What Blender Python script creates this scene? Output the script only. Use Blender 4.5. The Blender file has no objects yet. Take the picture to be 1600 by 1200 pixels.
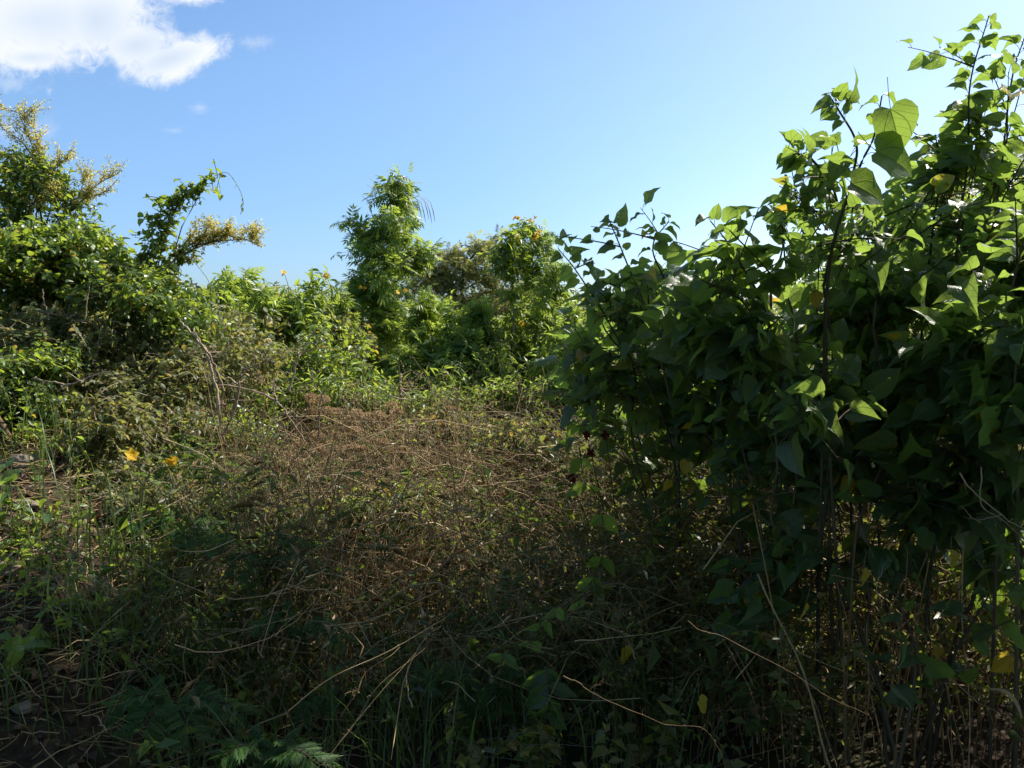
import bpy, math
import numpy as np
from mathutils import Vector

sc = bpy.context.scene
COL = sc.collection
rad = math.radians

# ------------------------------------------------------------------ camera, sky, sun, exposure
CAM = np.array([0.0, 0.0, 1.6]); PITCH = rad(-4.0); FPX = 1232.0
cam = bpy.data.cameras.new('camera'); cam.sensor_width = 36; cam.lens = 36 * FPX / 1600
cam.clip_start = 0.05; cam.clip_end = 3000
camo = bpy.data.objects.new('camera', cam); COL.objects.link(camo)
camo.location = CAM; camo.rotation_euler = (rad(90) + PITCH, 0, 0)
sc.camera = camo

SUN_EL, SUN_AZ = rad(48), rad(52)        # azimuth: clockwise from the view direction (+Y)
SUN_DIR = np.array([math.sin(SUN_AZ) * math.cos(SUN_EL), math.cos(SUN_AZ) * math.cos(SUN_EL), math.sin(SUN_EL)])

class NT:
    """small helper round a node tree"""
    def __init__(s, tree): s.t = tree; s.n = tree.nodes; s.l = tree.links
    def node(s, typ, **kw):
        n = s.n.new(typ)
        for k, v in kw.items(): setattr(n, k, v)
        return n
    def put(s, sock, v):
        if hasattr(v, 'is_output') or isinstance(v, bpy.types.NodeSocket): s.l.new(v, sock)
        elif v is not None:
            try: sock.default_value = v
            except Exception: sock.default_value = tuple(v) + (1.0,)
    def math(s, op, a, b=None, c=None, clamp=False):
        n = s.node('ShaderNodeMath', operation=op, use_clamp=clamp)
        s.put(n.inputs[0], a)
        if b is not None: s.put(n.inputs[1], b)
        if c is not None: s.put(n.inputs[2], c)
        return n.outputs[0]
    def mix(s, f, a, b, blend='MIX'):
        n = s.node('ShaderNodeMix', data_type='RGBA', blend_type=blend)
        s.put(n.inputs[0], f)
        for i, v in ((6, a), (7, b)):
            if isinstance(v, (tuple, list)) and len(v) == 3: v = tuple(v) + (1.0,)
            s.put(n.inputs[i], v)
        return n.outputs[2]
    def noise(s, vec, scale, detail=3, rough=0.5, dist=0.0, fac=True):
        n = s.node('ShaderNodeTexNoise'); s.put(n.inputs['Vector'], vec)
        n.inputs['Scale'].default_value = scale; n.inputs['Detail'].default_value = detail
        n.inputs['Roughness'].default_value = rough; n.inputs['Distortion'].default_value = dist
        return n.outputs[0] if fac else n.outputs[1]
    def ramp(s, f, stops, interp='LINEAR'):
        n = s.node('ShaderNodeValToRGB'); s.put(n.inputs[0], f); cr = n.color_ramp; cr.interpolation = interp
        while len(cr.elements) < len(stops): cr.elements.new(0.5)
        for e, (p, c) in zip(cr.elements, stops):
            e.position = p; e.color = tuple(c) + (1.0,) if len(c) == 3 else c
        return n.outputs[0]
    def smooth(s, v, lo, hi):
        n = s.node('ShaderNodeMapRange', interpolation_type='SMOOTHSTEP'); s.put(n.inputs[0], v)
        n.inputs[1].default_value = lo; n.inputs[2].default_value = hi
        return n.outputs[0]

world = bpy.data.worlds.new('World'); sc.world = world; world.use_nodes = True
w = NT(world.node_tree); w.n.clear()
sky = w.node('ShaderNodeTexSky', sky_type='NISHITA'); sky.sun_disc = False
sky.sun_elevation = SUN_EL; sky.sun_rotation = SUN_AZ; sky.altitude = 100
sky.air_density = 1.0; sky.dust_density = 1.3; sky.ozone_density = 3.0
hsv = w.node('ShaderNodeHueSaturation'); hsv.inputs['Saturation'].default_value = 1.15; hsv.inputs['Value'].default_value = 1.0
w.l.new(sky.outputs[0], hsv.inputs['Color'])
tc = w.node('ShaderNodeTexCoord'); sep = w.node('ShaderNodeSeparateXYZ'); w.l.new(tc.outputs['Generated'], sep.inputs[0])
ysafe = w.math('MAXIMUM', sep.outputs[1], 0.02)
ga = w.math('DIVIDE', sep.outputs[0], ysafe); gb = w.math('DIVIDE', sep.outputs[2], ysafe)
cmb = w.node('ShaderNodeCombineXYZ'); w.l.new(ga, cmb.inputs[0]); w.l.new(gb, cmb.inputs[1])
SKYVEC = cmb.outputs[0]
def cloud_blob(a0, b0, ra, rb, rot=0.0):
    """1 at the centre of an ellipse of sky falling to 0 at its edge"""
    da = w.math('SUBTRACT', ga, a0); db = w.math('SUBTRACT', gb, b0)
    c, s_ = math.cos(rot), math.sin(rot)
    u = w.math('ADD', w.math('MULTIPLY', da, c), w.math('MULTIPLY', db, s_))
    v = w.math('SUBTRACT', w.math('MULTIPLY', db, c), w.math('MULTIPLY', da, s_))
    u = w.math('DIVIDE', u, ra); v = w.math('DIVIDE', v, rb)
    d = w.math('SQRT', w.math('ADD', w.math('MULTIPLY', u, u), w.math('MULTIPLY', v, v)))
    return w.math('SUBTRACT', 1.0, d)
def gnom(px, py):
    x = (px - 800) / FPX; v = -(py - 600) / FPX
    Y = math.cos(PITCH) - v * math.sin(PITCH); Z = math.sin(PITCH) + v * math.cos(PITCH)
    return x / Y, Z / Y
m = None
for px, py, rx, ry, rot in ((60, 30, 220, 95, 0), (150, 30, 125, 88, 0), (265, 92, 105, 34, 0.30), (215, 70, 90, 48, 0.1), (50, 90, 110, 26, 0), (640-350, -28, 110, 38, 0), (-60, 60, 170, 66, 0)):
    a0, b0 = gnom(px, py); bl = cloud_blob(a0, b0, rx / FPX, ry / FPX, rot)
    m = bl if m is None else w.math('SMOOTH_MAX', m, bl, 0.12)
n1 = w.noise(SKYVEC, 11, 8, 0.60, 0.35); n2 = w.noise(SKYVEC, 34, 9, 0.74, 0.9)
edge = w.math('ADD', w.math('MULTIPLY', w.math('SUBTRACT', n1, 0.5), 1.5), w.math('MULTIPLY', w.math('SUBTRACT', n2, 0.5), 1.1))
dens = w.math('ADD', m, edge)
mask = w.smooth(dens, -0.04, 0.62)
wis = None
for px, py, rx, ry in ((72, 202, 34, 26), (312, 168, 22, 12), (400, 66, 42, 16), (270, 204, 26, 8), (15, 205, 30, 22), (20, 130, 60, 20)):
    a0, b0 = gnom(px, py); bl = cloud_blob(a0, b0, rx / FPX, ry / FPX)
    wis = bl if wis is None else w.math('MAXIMUM', wis, bl)
wm = w.math('MULTIPLY', w.smooth(w.math('ADD', wis, w.math('MULTIPLY', w.math('SUBTRACT', n2, 0.5), 2.2)), 0.1, 1.2), 0.30)
mask = w.math('MAXIMUM', mask, wm)
inner = w.smooth(w.math('ADD', m, w.math('MULTIPLY', w.math('SUBTRACT', w.noise(SKYVEC, 5, 4, 0.5), 0.5), 1.3)), 0.35, 1.3)
ccol = w.mix(inner, (5.1, 5.3, 5.6), (3.6, 4.2, 5.0))
lowsky = w.math('MULTIPLY', w.math('SUBTRACT', 1.0, w.smooth(gb, 0.0, .36)), w.math('SUBTRACT', 1.0, w.math('MULTIPLY', w.smooth(ga, -.1, .4), .75)))
clear = w.mix(lowsky, hsv.outputs[0], w.mix(1.0, hsv.outputs[0], (.62, .76, .98), 'MULTIPLY'))
skyc = w.mix(mask, clear, ccol)
bg = w.node('ShaderNodeBackground'); w.l.new(skyc, bg.inputs[0]); bg.inputs[1].default_value = 0.110
wo = w.node('ShaderNodeOutputWorld'); w.l.new(bg.outputs[0], wo.inputs[0])

sl = bpy.data.lights.new('sun', 'SUN'); sl.energy = 5.0; sl.angle = rad(0.53); sl.color = (1.0, 0.94, 0.84)
so = bpy.data.objects.new('sun', sl); COL.objects.link(so)
so.rotation_euler = Vector(SUN_DIR).to_track_quat('Z', 'Y').to_euler()

sc.view_settings.view_transform = 'Standard'; sc.view_settings.look = 'None'
sc.view_settings.exposure = 0.8; sc.view_settings.gamma = 1.0; sc.view_settings.use_curve_mapping = False
sc.cycles.max_bounces = 8; sc.cycles.transmission_bounces = 6; sc.cycles.diffuse_bounces = 4
sc.cycles.use_denoising = True

# ------------------------------------------------------------------ geometry helpers
rng = np.random.default_rng(11)
_f = np.array([0, math.cos(PITCH), math.sin(PITCH)]); _u = np.array([0, -math.sin(PITCH), math.cos(PITCH)])
def at(px, py, d):
    """the point of the place seen at a photo position, d metres away along the view"""
    return CAM + np.array([1.0, 0, 0]) * ((px - 800) / FPX * d) - _u * ((py - 600) / FPX * d) + _f * d
def nrm(v): return v / np.maximum(np.linalg.norm(v, axis=-1, keepdims=True), 1e-9)
def sm(x): x = np.clip(x, 0, 1); return x * x * (3 - 2 * x)
def ground_z(x, y):
    x = np.asarray(x, float); y = np.asarray(y, float)
    bank = sm((-x / np.maximum(y, 1.5) - 0.36) / 0.26) * np.clip(0.24 * (y - 1.3), 0, 1.1)
    base = 0.045 * np.clip(y, 0, 14)
    bump = 0.05 * np.sin(1.7 * x + 0.6 * y) * np.sin(1.3 * y - 0.5) + 0.03 * np.sin(4.1 * x + 2.0) * np.sin(3.3 * y + x)
    fade = 1 / (1 + (np.hypot(x, y) / 40) ** 2)
    return (base + bank) * 1.0 + bump * fade

class Acc:
    """collects geometry with numpy and links it as ONE mesh object"""
    def __init__(s): s.v = []; s.loops = []; s.tot = []; s.uv = []; s.r = []; s.mi = []; s.n = 0
    def add(s, V, loops, tot, uv=None, r=None, mi=0):
        V = np.asarray(V, float).reshape(-1, 3); k = len(V)
        s.v.append(V); s.loops.append(np.asarray(loops).ravel() + s.n); s.tot.append(np.asarray(tot).ravel())
        s.uv.append(np.zeros((k, 2)) if uv is None else uv); s.r.append(np.zeros(k) if r is None else r)
        s.mi.append(np.full(len(s.tot[-1]), mi)); s.n += k
    def leaves(s, T, pos, d, up, size, width=None, r=None, mi=0):
        """instances of template T: leaf axis d, face normal near up"""
        V0, L0, C0 = T; K = len(pos)
        if K == 0: return
        y = nrm(d); x = nrm(np.cross(y, up)); z = np.cross(x, y)
        size = np.broadcast_to(size, (K,)); wd = size if width is None else size * width
        V = pos[:, None, :] + x[:, None, :] * (V0[None, :, 0] * wd[:, None])[..., None] \
            + y[:, None, :] * (V0[None, :, 1] * size[:, None])[..., None] + z[:, None, :] * (V0[None, :, 2] * size[:, None])[..., None]
        n = len(V0); L = (L0[None, :] + n * np.arange(K)[:, None]); C = np.tile(C0, K)
        uv = np.tile(V0[:, :2], (K, 1)); r = rng.random(K) if r is None else r
        s.add(V, L, C, uv, np.repeat(r, n), mi)
    def mixed(s, Ts, pos, d, up, size, width=None, r=None, mi=0):
        pick = rng.integers(0, len(Ts), len(pos)); size = np.broadcast_to(size, (len(pos),)); r = rng.random(len(pos)) if r is None else r
        for i, T in enumerate(Ts):
            k = pick == i; s.leaves(T, pos[k], d[k], up[k], size[k], None if width is None else np.broadcast_to(width, (len(pos),))[k], r[k], mi)
    def tubes(s, PTS, R, sides=4, r=None, mi=0, flat=1.0):
        """K polylines PTS (K,n,3) with radii R (K,n)"""
        PTS = np.asarray(PTS, float); K, n, _ = PTS.shape
        if K == 0: return
        R = np.broadcast_to(R, (K, n))
        T = nrm(np.gradient(PTS, axis=1)); ref = np.where(np.abs(T[..., 2:3]) > 0.9, np.array([1.0, 0, 0]), np.array([0, 0, 1.0]))
        A = nrm(np.cross(T, ref)); B = np.cross(T, A)
        an = np.arange(sides) * 2 * np.pi / sides
        ring = PTS[:, :, None, :] + (A[:, :, None, :] * np.cos(an)[:, None] + B[:, :, None, :] * (np.sin(an)[:, None] * flat)) * R[:, :, None, None]
        i = np.arange(n - 1)[:, None] * sides; j = np.arange(sides)[None, :]; j2 = (j + 1) % sides
        q = np.stack([i + j, i + j2, i + sides + j2, i + sides + j], -1).reshape(-1)
        L = q[None, :] + (n * sides) * np.arange(K)[:, None]
        rr = rng.random(K) if r is None else np.broadcast_to(r, (K,))
        vv = np.broadcast_to(np.linspace(0, 1, n)[None, :, None], (K, n, sides)).reshape(-1)
        s.add(ring, L, np.full(K * (n - 1) * sides, 4), np.stack([vv * 0, vv], -1), np.repeat(rr, n * sides), mi)
    def blades(s, PTS, W, side, r=None, mi=0):
        """ribbons along PTS (K,n,3), half widths W (K,n), side vectors (K,3)"""
        K, n, _ = PTS.shape
        sd = side[:, None, :] * W[..., None]
        V = np.stack([PTS - sd, PTS + sd], 2)
        i = np.arange(n - 1) * 2
        q = np.stack([i, i + 1, i + 3, i + 2], -1).reshape(-1)
        L = q[None, :] + 2 * n * np.arange(K)[:, None]
        rr = rng.random(K) if r is None else r
        vv = np.broadcast_to(np.linspace(0, 1, n)[None, :, None], (K, n, 2)).reshape(-1)
        uu = np.tile(np.array([-.5, .5]), K * n)
        s.add(V, L, np.full(K * (n - 1), 4), np.stack([uu, vv], -1), np.repeat(rr, n * 2), mi)
    def obj(s, name, mats, parent=None, origin=None, smooth=True):
        V = np.concatenate(s.v); L = np.concatenate(s.loops).astype(np.int32); C = np.concatenate(s.tot).astype(np.int32)
        if parent is not None and origin is None: origin = np.array(parent['_o'])
        if origin is not None: V = V - np.asarray(origin)
        me = bpy.data.meshes.new(name)
        me.vertices.add(len(V)); me.vertices.foreach_set('co', V.astype(np.float32).ravel())
        me.loops.add(len(L)); me.loops.foreach_set('vertex_index', L)
        me.polygons.add(len(C)); me.polygons.foreach_set('loop_start', np.concatenate([[0], np.cumsum(C)[:-1]]).astype(np.int32)); me.polygons.foreach_set('loop_total', C)
        me.polygons.foreach_set('material_index', np.concatenate(s.mi).astype(np.int32))
        me.polygons.foreach_set('use_smooth', np.full(len(C), smooth))
        me.update(calc_edges=True)
        a = me.attributes.new('luv', 'FLOAT2', 'POINT'); a.data.foreach_set('vector', np.concatenate(s.uv).astype(np.float32).ravel())
        a = me.attributes.new('rnd', 'FLOAT', 'POINT'); a.data.foreach_set('value', np.concatenate(s.r).astype(np.float32))
        for m_ in (mats if isinstance(mats, (list, tuple)) else [mats]): me.materials.append(m_)
        o = bpy.data.objects.new(name, me); COL.objects.link(o)
        if parent is not None: o.parent = parent
        elif origin is not None: o.location = origin
        return o

def thing(name, label, cat, loc, group=None):
    o = bpy.data.objects.new(name, None); COL.objects.link(o); o.location = loc; o.empty_display_size = 0.1
    o['label'] = label; o['category'] = cat; o['_o'] = [float(c) for c in loc]
    if group: o['group'] = group
    return o
def tag(o, label, cat, group=None):
    o['label'] = label; o['category'] = cat
    if group: o['group'] = group
    return o
def kind(o, k): o['kind'] = k; return o

def spline(pts, n=24):
    """Catmull-Rom through pts, resampled to n points"""
    P = np.asarray(pts, float); P = np.vstack([2 * P[0] - P[1], P, 2 * P[-1] - P[-2]]); m = len(P) - 3
    t = np.linspace(0, m - 1e-6, n); i = t.astype(int); f = (t - i)[:, None]
    a, b, c, d = P[i], P[i + 1], P[i + 2], P[i + 3]
    return 0.5 * ((2 * b) + (c - a) * f + (2 * a - 5 * b + 4 * c - d) * f ** 2 + (3 * b - a - 3 * c + d) * f ** 3)
def wob(P, amp, seed=None):
    n = len(P); k = rng.normal(size=(3, 3)) * amp; t = np.linspace(0, 1, n)[:, None]
    return P + sum(k[j] * np.sin((j + 1) * 3.1 * t + j) for j in range(3)) * np.minimum(1, t * 4)

# ------------------------------------------------------------------ leaf templates: (verts, loops, face sizes)
def leaf_from_outline(out, mid, fold, curl, tipdroop=0.0, wave=0.0, asym=0.0, cols=2):
    """half outline (w,y) paired with midrib y: quads from midrib to margin on both sides, folded and curled"""
    out = np.array(out, float); mid = np.array(mid, float); n = len(out); V = []; F = []
    def z(x, y): return fold * abs(x) * (1 + asym * np.sign(x)) - curl * y * y - tipdroop * max(0, y - .6) ** 2 + wave * math.sin(9 * y + 2 * x) * abs(x)
    for sgn in (-1, 1):
        b = len(V)
        for i in range(n):
            for c in range(cols + 1):
                f = c / cols; x = sgn * out[i, 0] * f; y = mid[i] * (1 - f) + out[i, 1] * f
                V.append((x, y, z(x, y) - 0.25 * fold * abs(x) * f))
        for i in range(n - 1):
            for c in range(cols):
                q = [b + i * (cols + 1) + c, b + i * (cols + 1) + c + 1, b + (i + 1) * (cols + 1) + c + 1, b + (i + 1) * (cols + 1) + c]
                F.append(q if sgn > 0 else q[::-1])
    return np.array(V), np.array([i for q in F for i in q]), np.full(len(F), 4)
HO = [(0.0, 0.0), (.16, -.11), (.33, -.10), (.43, .0), (.48, .17), (.455, .36), (.37, .56), (.235, .74), (.085, .89), (0.004, 1.0)]
HM = [0.0, .02, .07, .16, .28, .44, .62, .79, .91, 1.0]
HEART = [leaf_from_outline(HO, HM, *a) for a in ((.35, .2, .5, .14), (.7, .34, .6, .2), (.15, .22, .8, .26, .4), (.62, .25, .4, .16), (-.2, .4, .3, .2, .3), (.55, .5, 1.0, .28, -.4))]
OO = [(0.0, 0.0), (.2, .1), (.3, .34), (.22, .66), (.004, 1.0)]
OM = [0, .1, .34, .66, 1.0]
OVAL = [leaf_from_outline(OO, OM, a, b, c, 0, 0, 1) for a, b, c in ((.4, .2, .3), (.9, .3, .2), (.1, .35, .6), (-.3, .3, .3))]
LO = [(0.0, 0.0), (.13, .2), (.15, .5), (.004, 1.0)]
LANCE = [leaf_from_outline(LO, [0, .2, .5, 1.0], a, b, 0, 0, 0, 1) for a, b in ((.5, .25), (1.0, .4), (.2, .5))]
def compound(npair, leaflet, spread=.42, curl=.35, droop=.1, wid=1.0, seed=1):
    r_ = np.random.default_rng(seed); V0, L0, C0 = leaflet; V = []; L = []; C = []; off = 0
    for k in range(npair * 2 + 1):
        if k == npair * 2: p = (0, .72); a = 0; s_ = .34
        else:
            t = (k // 2 + .6) / npair; sd = 1 if k % 2 else -1; p = (0, .12 + .6 * t); a = -sd * (1.05 - .45 * t) + r_.normal() * .08; s_ = spread * (1 - .35 * abs(t - .45)) * (0.9 + .2 * r_.random())
        W = V0 * np.array([wid, 1, 1]) * s_; ca, sa = math.cos(a), math.sin(a)
        x = W[:, 0] * ca - W[:, 1] * sa; y = W[:, 0] * sa + W[:, 1] * ca + p[1]; z = W[:, 2] - droop * np.abs(x) - curl * y * y
        V.append(np.stack([x, y, z], -1)); L.append(L0 + off); C.append(C0); off += len(V0)
    st = np.array([(-.008, 0, 0), (.008, 0, 0), (.006, .75, -curl * .5625), (-.006, .75, -curl * .5625)]); V.append(st); L.append(np.arange(4) + off); C.append([4])
    return np.concatenate(V), np.concatenate(L), np.concatenate(C)
dia = (np.array([(0, 0, 0), (.17, .35, .05), (0, 1, -.1), (-.17, .35, .05)], float), np.array([0, 1, 2, 0, 2, 3]), np.array([3, 3]))
PINN = [compound(3, dia, .44, .35, .15, 1.0, 1), compound(4, dia, .40, .5, .3, 1.0, 2), compound(3, dia, .46, .15, .4, 1.1, 3)]
FERN = [compound(11, dia, .26, c, .15, .5, 5 + i) for i, c in enumerate((.25, .5, .1))]
SMALL = [(np.array([(0, 0, 0), (.28, .4, .1), (0, 1, -.12), (-.28, .4, .1)], float), np.array([0, 1, 2, 0, 2, 3]), np.array([3, 3])),
         (np.array([(0, 0, 0), (.2, .5, .16), (0, 1, -.3), (-.2, .5, .16)], float), np.array([0, 1, 2, 0, 2, 3]), np.array([3, 3]))]

# ------------------------------------------------------------------ materials
def attr(t, name): n = t.node('ShaderNodeAttribute'); n.attribute_name = name; return n
def new_mat(name):
    m_ = bpy.data.materials.new(name); m_.use_nodes = True; t = NT(m_.node_tree); t.n.clear(); return m_, t
def leaf_mat(name, stops, thru, trans=.5, rough=.38, spec=.5, veins=True, back=1.35, odd=None, wear=0.12, big=0.9):
    """stops: per-leaf colour range; thru: colour of light passing the blade"""
    m_, t = new_mat(name)
    r = attr(t, 'rnd').outputs['Fac']; uvn = attr(t, 'luv'); sp = t.node('ShaderNodeSeparateXYZ'); t.l.new(uvn.outputs['Vector'], sp.inputs[0])
    u, v = sp.outputs[0], sp.outputs[1]
    geo = t.node('ShaderNodeNewGeometry'); tcn = t.node('ShaderNodeTexCoord')
    clump = t.noise(tcn.outputs['Object'], 2.2, 2); k = t.math('ADD', t.math('MULTIPLY', r, .62), t.math('MULTIPLY', t.math('SUBTRACT', clump, .5), big), clamp=False)
    k = t.math('ADD', k, .18, clamp=True)
    col = t.ramp(k, stops)
    fine = t.noise(tcn.outputs['Object'], 60, 3)
    col = t.mix(t.math('MULTIPLY', t.smooth(fine, .55, .75), wear), col, (.16, .13, .04))
    hole = None
    if veins:
        vo = t.node('ShaderNodeTexVoronoi'); vo.inputs['Scale'].default_value = 5.5; uvo = t.node('ShaderNodeVectorMath', operation='ADD'); t.l.new(uvn.outputs['Vector'], uvo.inputs[0]); cx = t.node('ShaderNodeCombineXYZ'); t.l.new(t.math('MULTIPLY', r, 37.0), cx.inputs[0]); t.l.new(t.math('MULTIPLY', r, 91.0), cx.inputs[1]); t.l.new(cx.outputs[0], uvo.inputs[1]); t.l.new(uvo.outputs[0], vo.inputs['Vector'])
        dd = t.math('ADD', vo.outputs['Distance'], t.math('MULTIPLY', fine, .22)); rr2 = t.math('FRACT', t.math('MULTIPLY', r, 13.7)); sick = t.math('GREATER_THAN', rr2, .62)
        spot = t.math('MULTIPLY', t.math('LESS_THAN', dd, .235), sick); hole = t.math('MULTIPLY', t.math('LESS_THAN', dd, .20), t.math('GREATER_THAN', rr2, .74))
        blot = t.math('MULTIPLY', t.smooth(t.noise(uvo.outputs[0], 3.0, 3), .56, .72), t.math('GREATER_THAN', rr2, .8))
        col = t.mix(t.math('MULTIPLY', t.math('MAXIMUM', spot, t.math('MULTIPLY', blot, .6)), .85), col, (.17, .11, .03))
    if odd: col = t.mix(t.smooth(r, odd[0], min(1, odd[0] + .01)), col, odd[1])
    tint = t.mix(k, tuple(c * .75 for c in thru), tuple(c * 1.1 for c in thru))
    if odd: tint = t.mix(t.smooth(r, odd[0], min(1, odd[0] + .01)), tint, odd[2])
    bump = None
    if veins:
        au = t.math('ABSOLUTE', u)
        mid = t.math('SUBTRACT', 1, t.smooth(au, .004, .018))
        wv = t.math('FRACT', t.math('SUBTRACT', t.math('MULTIPLY', v, 5.5), t.math('MULTIPLY', au, 4.0)))
        side = t.smooth(t.math('ABSOLUTE', t.math('SUBTRACT', wv, .5)), .44, .5)
        pal = t.math('SUBTRACT', 1, t.smooth(t.math('ABSOLUTE', t.math('SUBTRACT', au, t.math('MULTIPLY', t.math('MULTIPLY', v, t.math('SUBTRACT', 1.25, v)), .72))), .004, .02)); mid = t.math('MAXIMUM', mid, pal)
        vn = t.math('MAXIMUM', mid, t.math('MULTIPLY', side, .7))
        col = t.mix(t.math('MULTIPLY', vn, .6), col, (.19, .26, .10))
        tint = t.mix(t.math('MULTIPLY', vn, .7), tint, tuple(c * .35 for c in thru))
        b = t.node('ShaderNodeBump'); b.inputs['Strength'].default_value = .45; b.inputs['Distance'].default_value = .003
        hh = t.math('ADD', t.math('MULTIPLY', vn, -1), t.math('MULTIPLY', t.noise(uvn.outputs['Vector'], 14, 2), .8)); t.l.new(hh, b.inputs['Height']); bump = b.outputs[0]
    colb = t.mix(geo.outputs['Backfacing'], col, t.mix(1.0, col, (back, back * .98, back * 1.05), 'MULTIPLY'))
    p = t.node('ShaderNodeBsdfPrincipled'); t.put(p.inputs['Base Color'], colb); p.inputs['Roughness'].default_value = rough
    t.put(p.inputs['Roughness'], t.math('ADD', rough, t.math('MULTIPLY', geo.outputs['Backfacing'], .25)))
    p.inputs['Specular IOR Level'].default_value = spec
    tr = t.node('ShaderNodeBsdfTranslucent'); t.put(tr.inputs['Color'], tint)
    if bump: t.l.new(bump, p.inputs['Normal']); t.l.new(bump, tr.inputs['Normal'])
    mx = t.node('ShaderNodeMixShader'); mx.inputs[0].default_value = trans
    t.l.new(p.outputs[0], mx.inputs[1]); t.l.new(tr.outputs[0], mx.inputs[2])
    o = t.node('ShaderNodeOutputMaterial'); fin = mx.outputs[0]
    if hole is not None:
        tp = t.node('ShaderNodeBsdfTransparent'); m3 = t.node('ShaderNodeMixShader'); t.l.new(hole, m3.inputs[0]); t.l.new(fin, m3.inputs[1]); t.l.new(tp.outputs[0], m3.inputs[2]); fin = m3.outputs[0]
    t.l.new(fin, o.inputs[0]); return m_
def solid_mat(name, stops, rough=.8, scale=25, spec=.25, bump=.3, trans=0):
    m_, t = new_mat(name); tcn = t.node('ShaderNodeTexCoord'); r = attr(t, 'rnd').outputs['Fac']
    n = t.noise(tcn.outputs['Object'], scale, 5, .6)
    k = t.math('ADD', t.math('MULTIPLY', r, .6), t.math('MULTIPLY', n, .45), clamp=True)
    col = t.ramp(k, stops); p = t.node('ShaderNodeBsdfPrincipled'); t.l.new(col, p.inputs['Base Color']); p.inputs['Roughness'].default_value = rough
    p.inputs['Specular IOR Level'].default_value = spec
    b = t.node('ShaderNodeBump'); b.inputs['Strength'].default_value = bump; b.inputs['Distance'].default_value = .004; t.l.new(n, b.inputs['Height']); t.l.new(b.outputs[0], p.inputs['Normal'])
    o = t.node('ShaderNodeOutputMaterial')
    if trans:
        tr = t.node('ShaderNodeBsdfTranslucent'); t.l.new(col, tr.inputs[0]); mx = t.node('ShaderNodeMixShader'); mx.inputs[0].default_value = trans
        t.l.new(p.outputs[0], mx.inputs[1]); t.l.new(tr.outputs[0], mx.inputs[2]); t.l.new(mx.outputs[0], o.inputs[0])
    else: t.l.new(p.outputs[0], o.inputs[0])
    return m_
YEL = (.965, (.42, .30, .03), (.60, .42, .03))
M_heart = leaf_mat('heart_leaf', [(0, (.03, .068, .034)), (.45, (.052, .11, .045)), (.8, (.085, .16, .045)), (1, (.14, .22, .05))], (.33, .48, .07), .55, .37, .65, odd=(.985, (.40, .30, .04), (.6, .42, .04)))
M_heart_shade = leaf_mat('heart_leaf_shaded', [(0, (.018, .044, .02)), (.5, (.034, .078, .03)), (1, (.07, .13, .04))], (.25, .38, .04), .48, .40, .5, odd=(.985, (.45, .32, .03), (.6, .44, .03)))  # darker copy of the heart leaf: the stand's shade put into the colour
M_vine = leaf_mat('vine_leaf', [(0, (.035, .08, .02)), (.5, (.075, .145, .03)), (.85, (.15, .22, .038)), (1, (.24, .26, .06))], (.42, .54, .05), .48, .38, .6, False, odd=YEL)
M_vine_dry = leaf_mat('dusty_vine_leaf', [(0, (.05, .08, .028)), (.5, (.10, .135, .042)), (.85, (.19, .19, .07)), (1, (.32, .27, .12))], (.42, .44, .08), .45, .5, .45, False, odd=(.95, (.42, .30, .06), (.55, .38, .05)))
M_bell = leaf_mat('bell_tree_leaf', [(0, (.06, .12, .02)), (.5, (.12, .21, .03)), (1, (.23, .31, .045))], (.44, .56, .07), .50, .42, .5, False)
M_feather = leaf_mat('feathery_leaf', [(0, (.11, .15, .06)), (.5, (.19, .225, .075)), (.8, (.34, .29, .09)), (1, (.48, .33, .11))], (.52, .52, .13), .5, .55, .35, False, big=1.3)
M_fern = leaf_mat('fern_leaf', [(0, (.02, .06, .014)), (.5, (.04, .105, .022)), (1, (.07, .16, .03))], (.18, .34, .03), .4, .5, .35, False)
M_ground = leaf_mat('weed_leaf', [(0, (.022, .05, .012)), (.4, (.055, .088, .016)), (.7, (.13, .12, .03)), (1, (.26, .18, .07))], (.28, .33, .04), .42, .45, .5, False, big=1.5)
M_grass = leaf_mat('grass_blade', [(0, (.03, .075, .015)), (.55, (.07, .125, .028)), (.85, (.15, .17, .05)), (1, (.3, .24, .11))], (.22, .32, .05), .35, .38, .5, False, big=.6)
M_fallen = leaf_mat('fallen_leaf', [(0, (.03, .018, .009)), (.5, (.08, .045, .02)), (.85, (.16, .10, .05)), (1, (.34, .26, .17))], (.18, .09, .03), .15, .55, .4, False)
M_yellow = leaf_mat('yellow_leaf', [(0, (.40, .27, .02)), (1, (.52, .40, .04))], (.62, .44, .03), .45, .45, .4, True)
M_twig = solid_mat('green_brown_bark', [(0, (.035, .028, .018)), (.5, (.075, .06, .035)), (1, (.14, .115, .07))], .75)
M_dry = solid_mat('dry_straw', [(0, (.10, .06, .025)), (.45, (.28, .18, .075)), (.8, (.50, .37, .19)), (1, (.68, .56, .35))], .6, 30, .4)
M_drydark = solid_mat('dry_brown_twig', [(0, (.035, .022, .010)), (.5, (.13, .078, .032)), (.85, (.32, .21, .09)), (1, (.52, .39, .21))], .7, 30, .35)
M_stick = solid_mat('pale_dead_wood', [(0, (.16, .115, .07)), (.5, (.30, .225, .145)), (1, (.45, .37, .27))], .65, 40, .35)
M_seed = solid_mat('dry_seed_head', [(0, (.28, .17, .08)), (.5, (.50, .36, .19)), (1, (.72, .56, .36))], .9, 60, .1, .5, .25)
M_plume = solid_mat('cream_yellow_blossom', [(0, (.40, .37, .08)), (.45, (.68, .61, .16)), (1, (.86, .78, .34))], .8, 40, .1, .2, .5)
M_bloom = solid_mat('golden_petal', [(0, (.60, .34, .015)), (.5, (.75, .48, .03)), (1, (.84, .62, .06))], .6, 30, .2, .1, .4)
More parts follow.
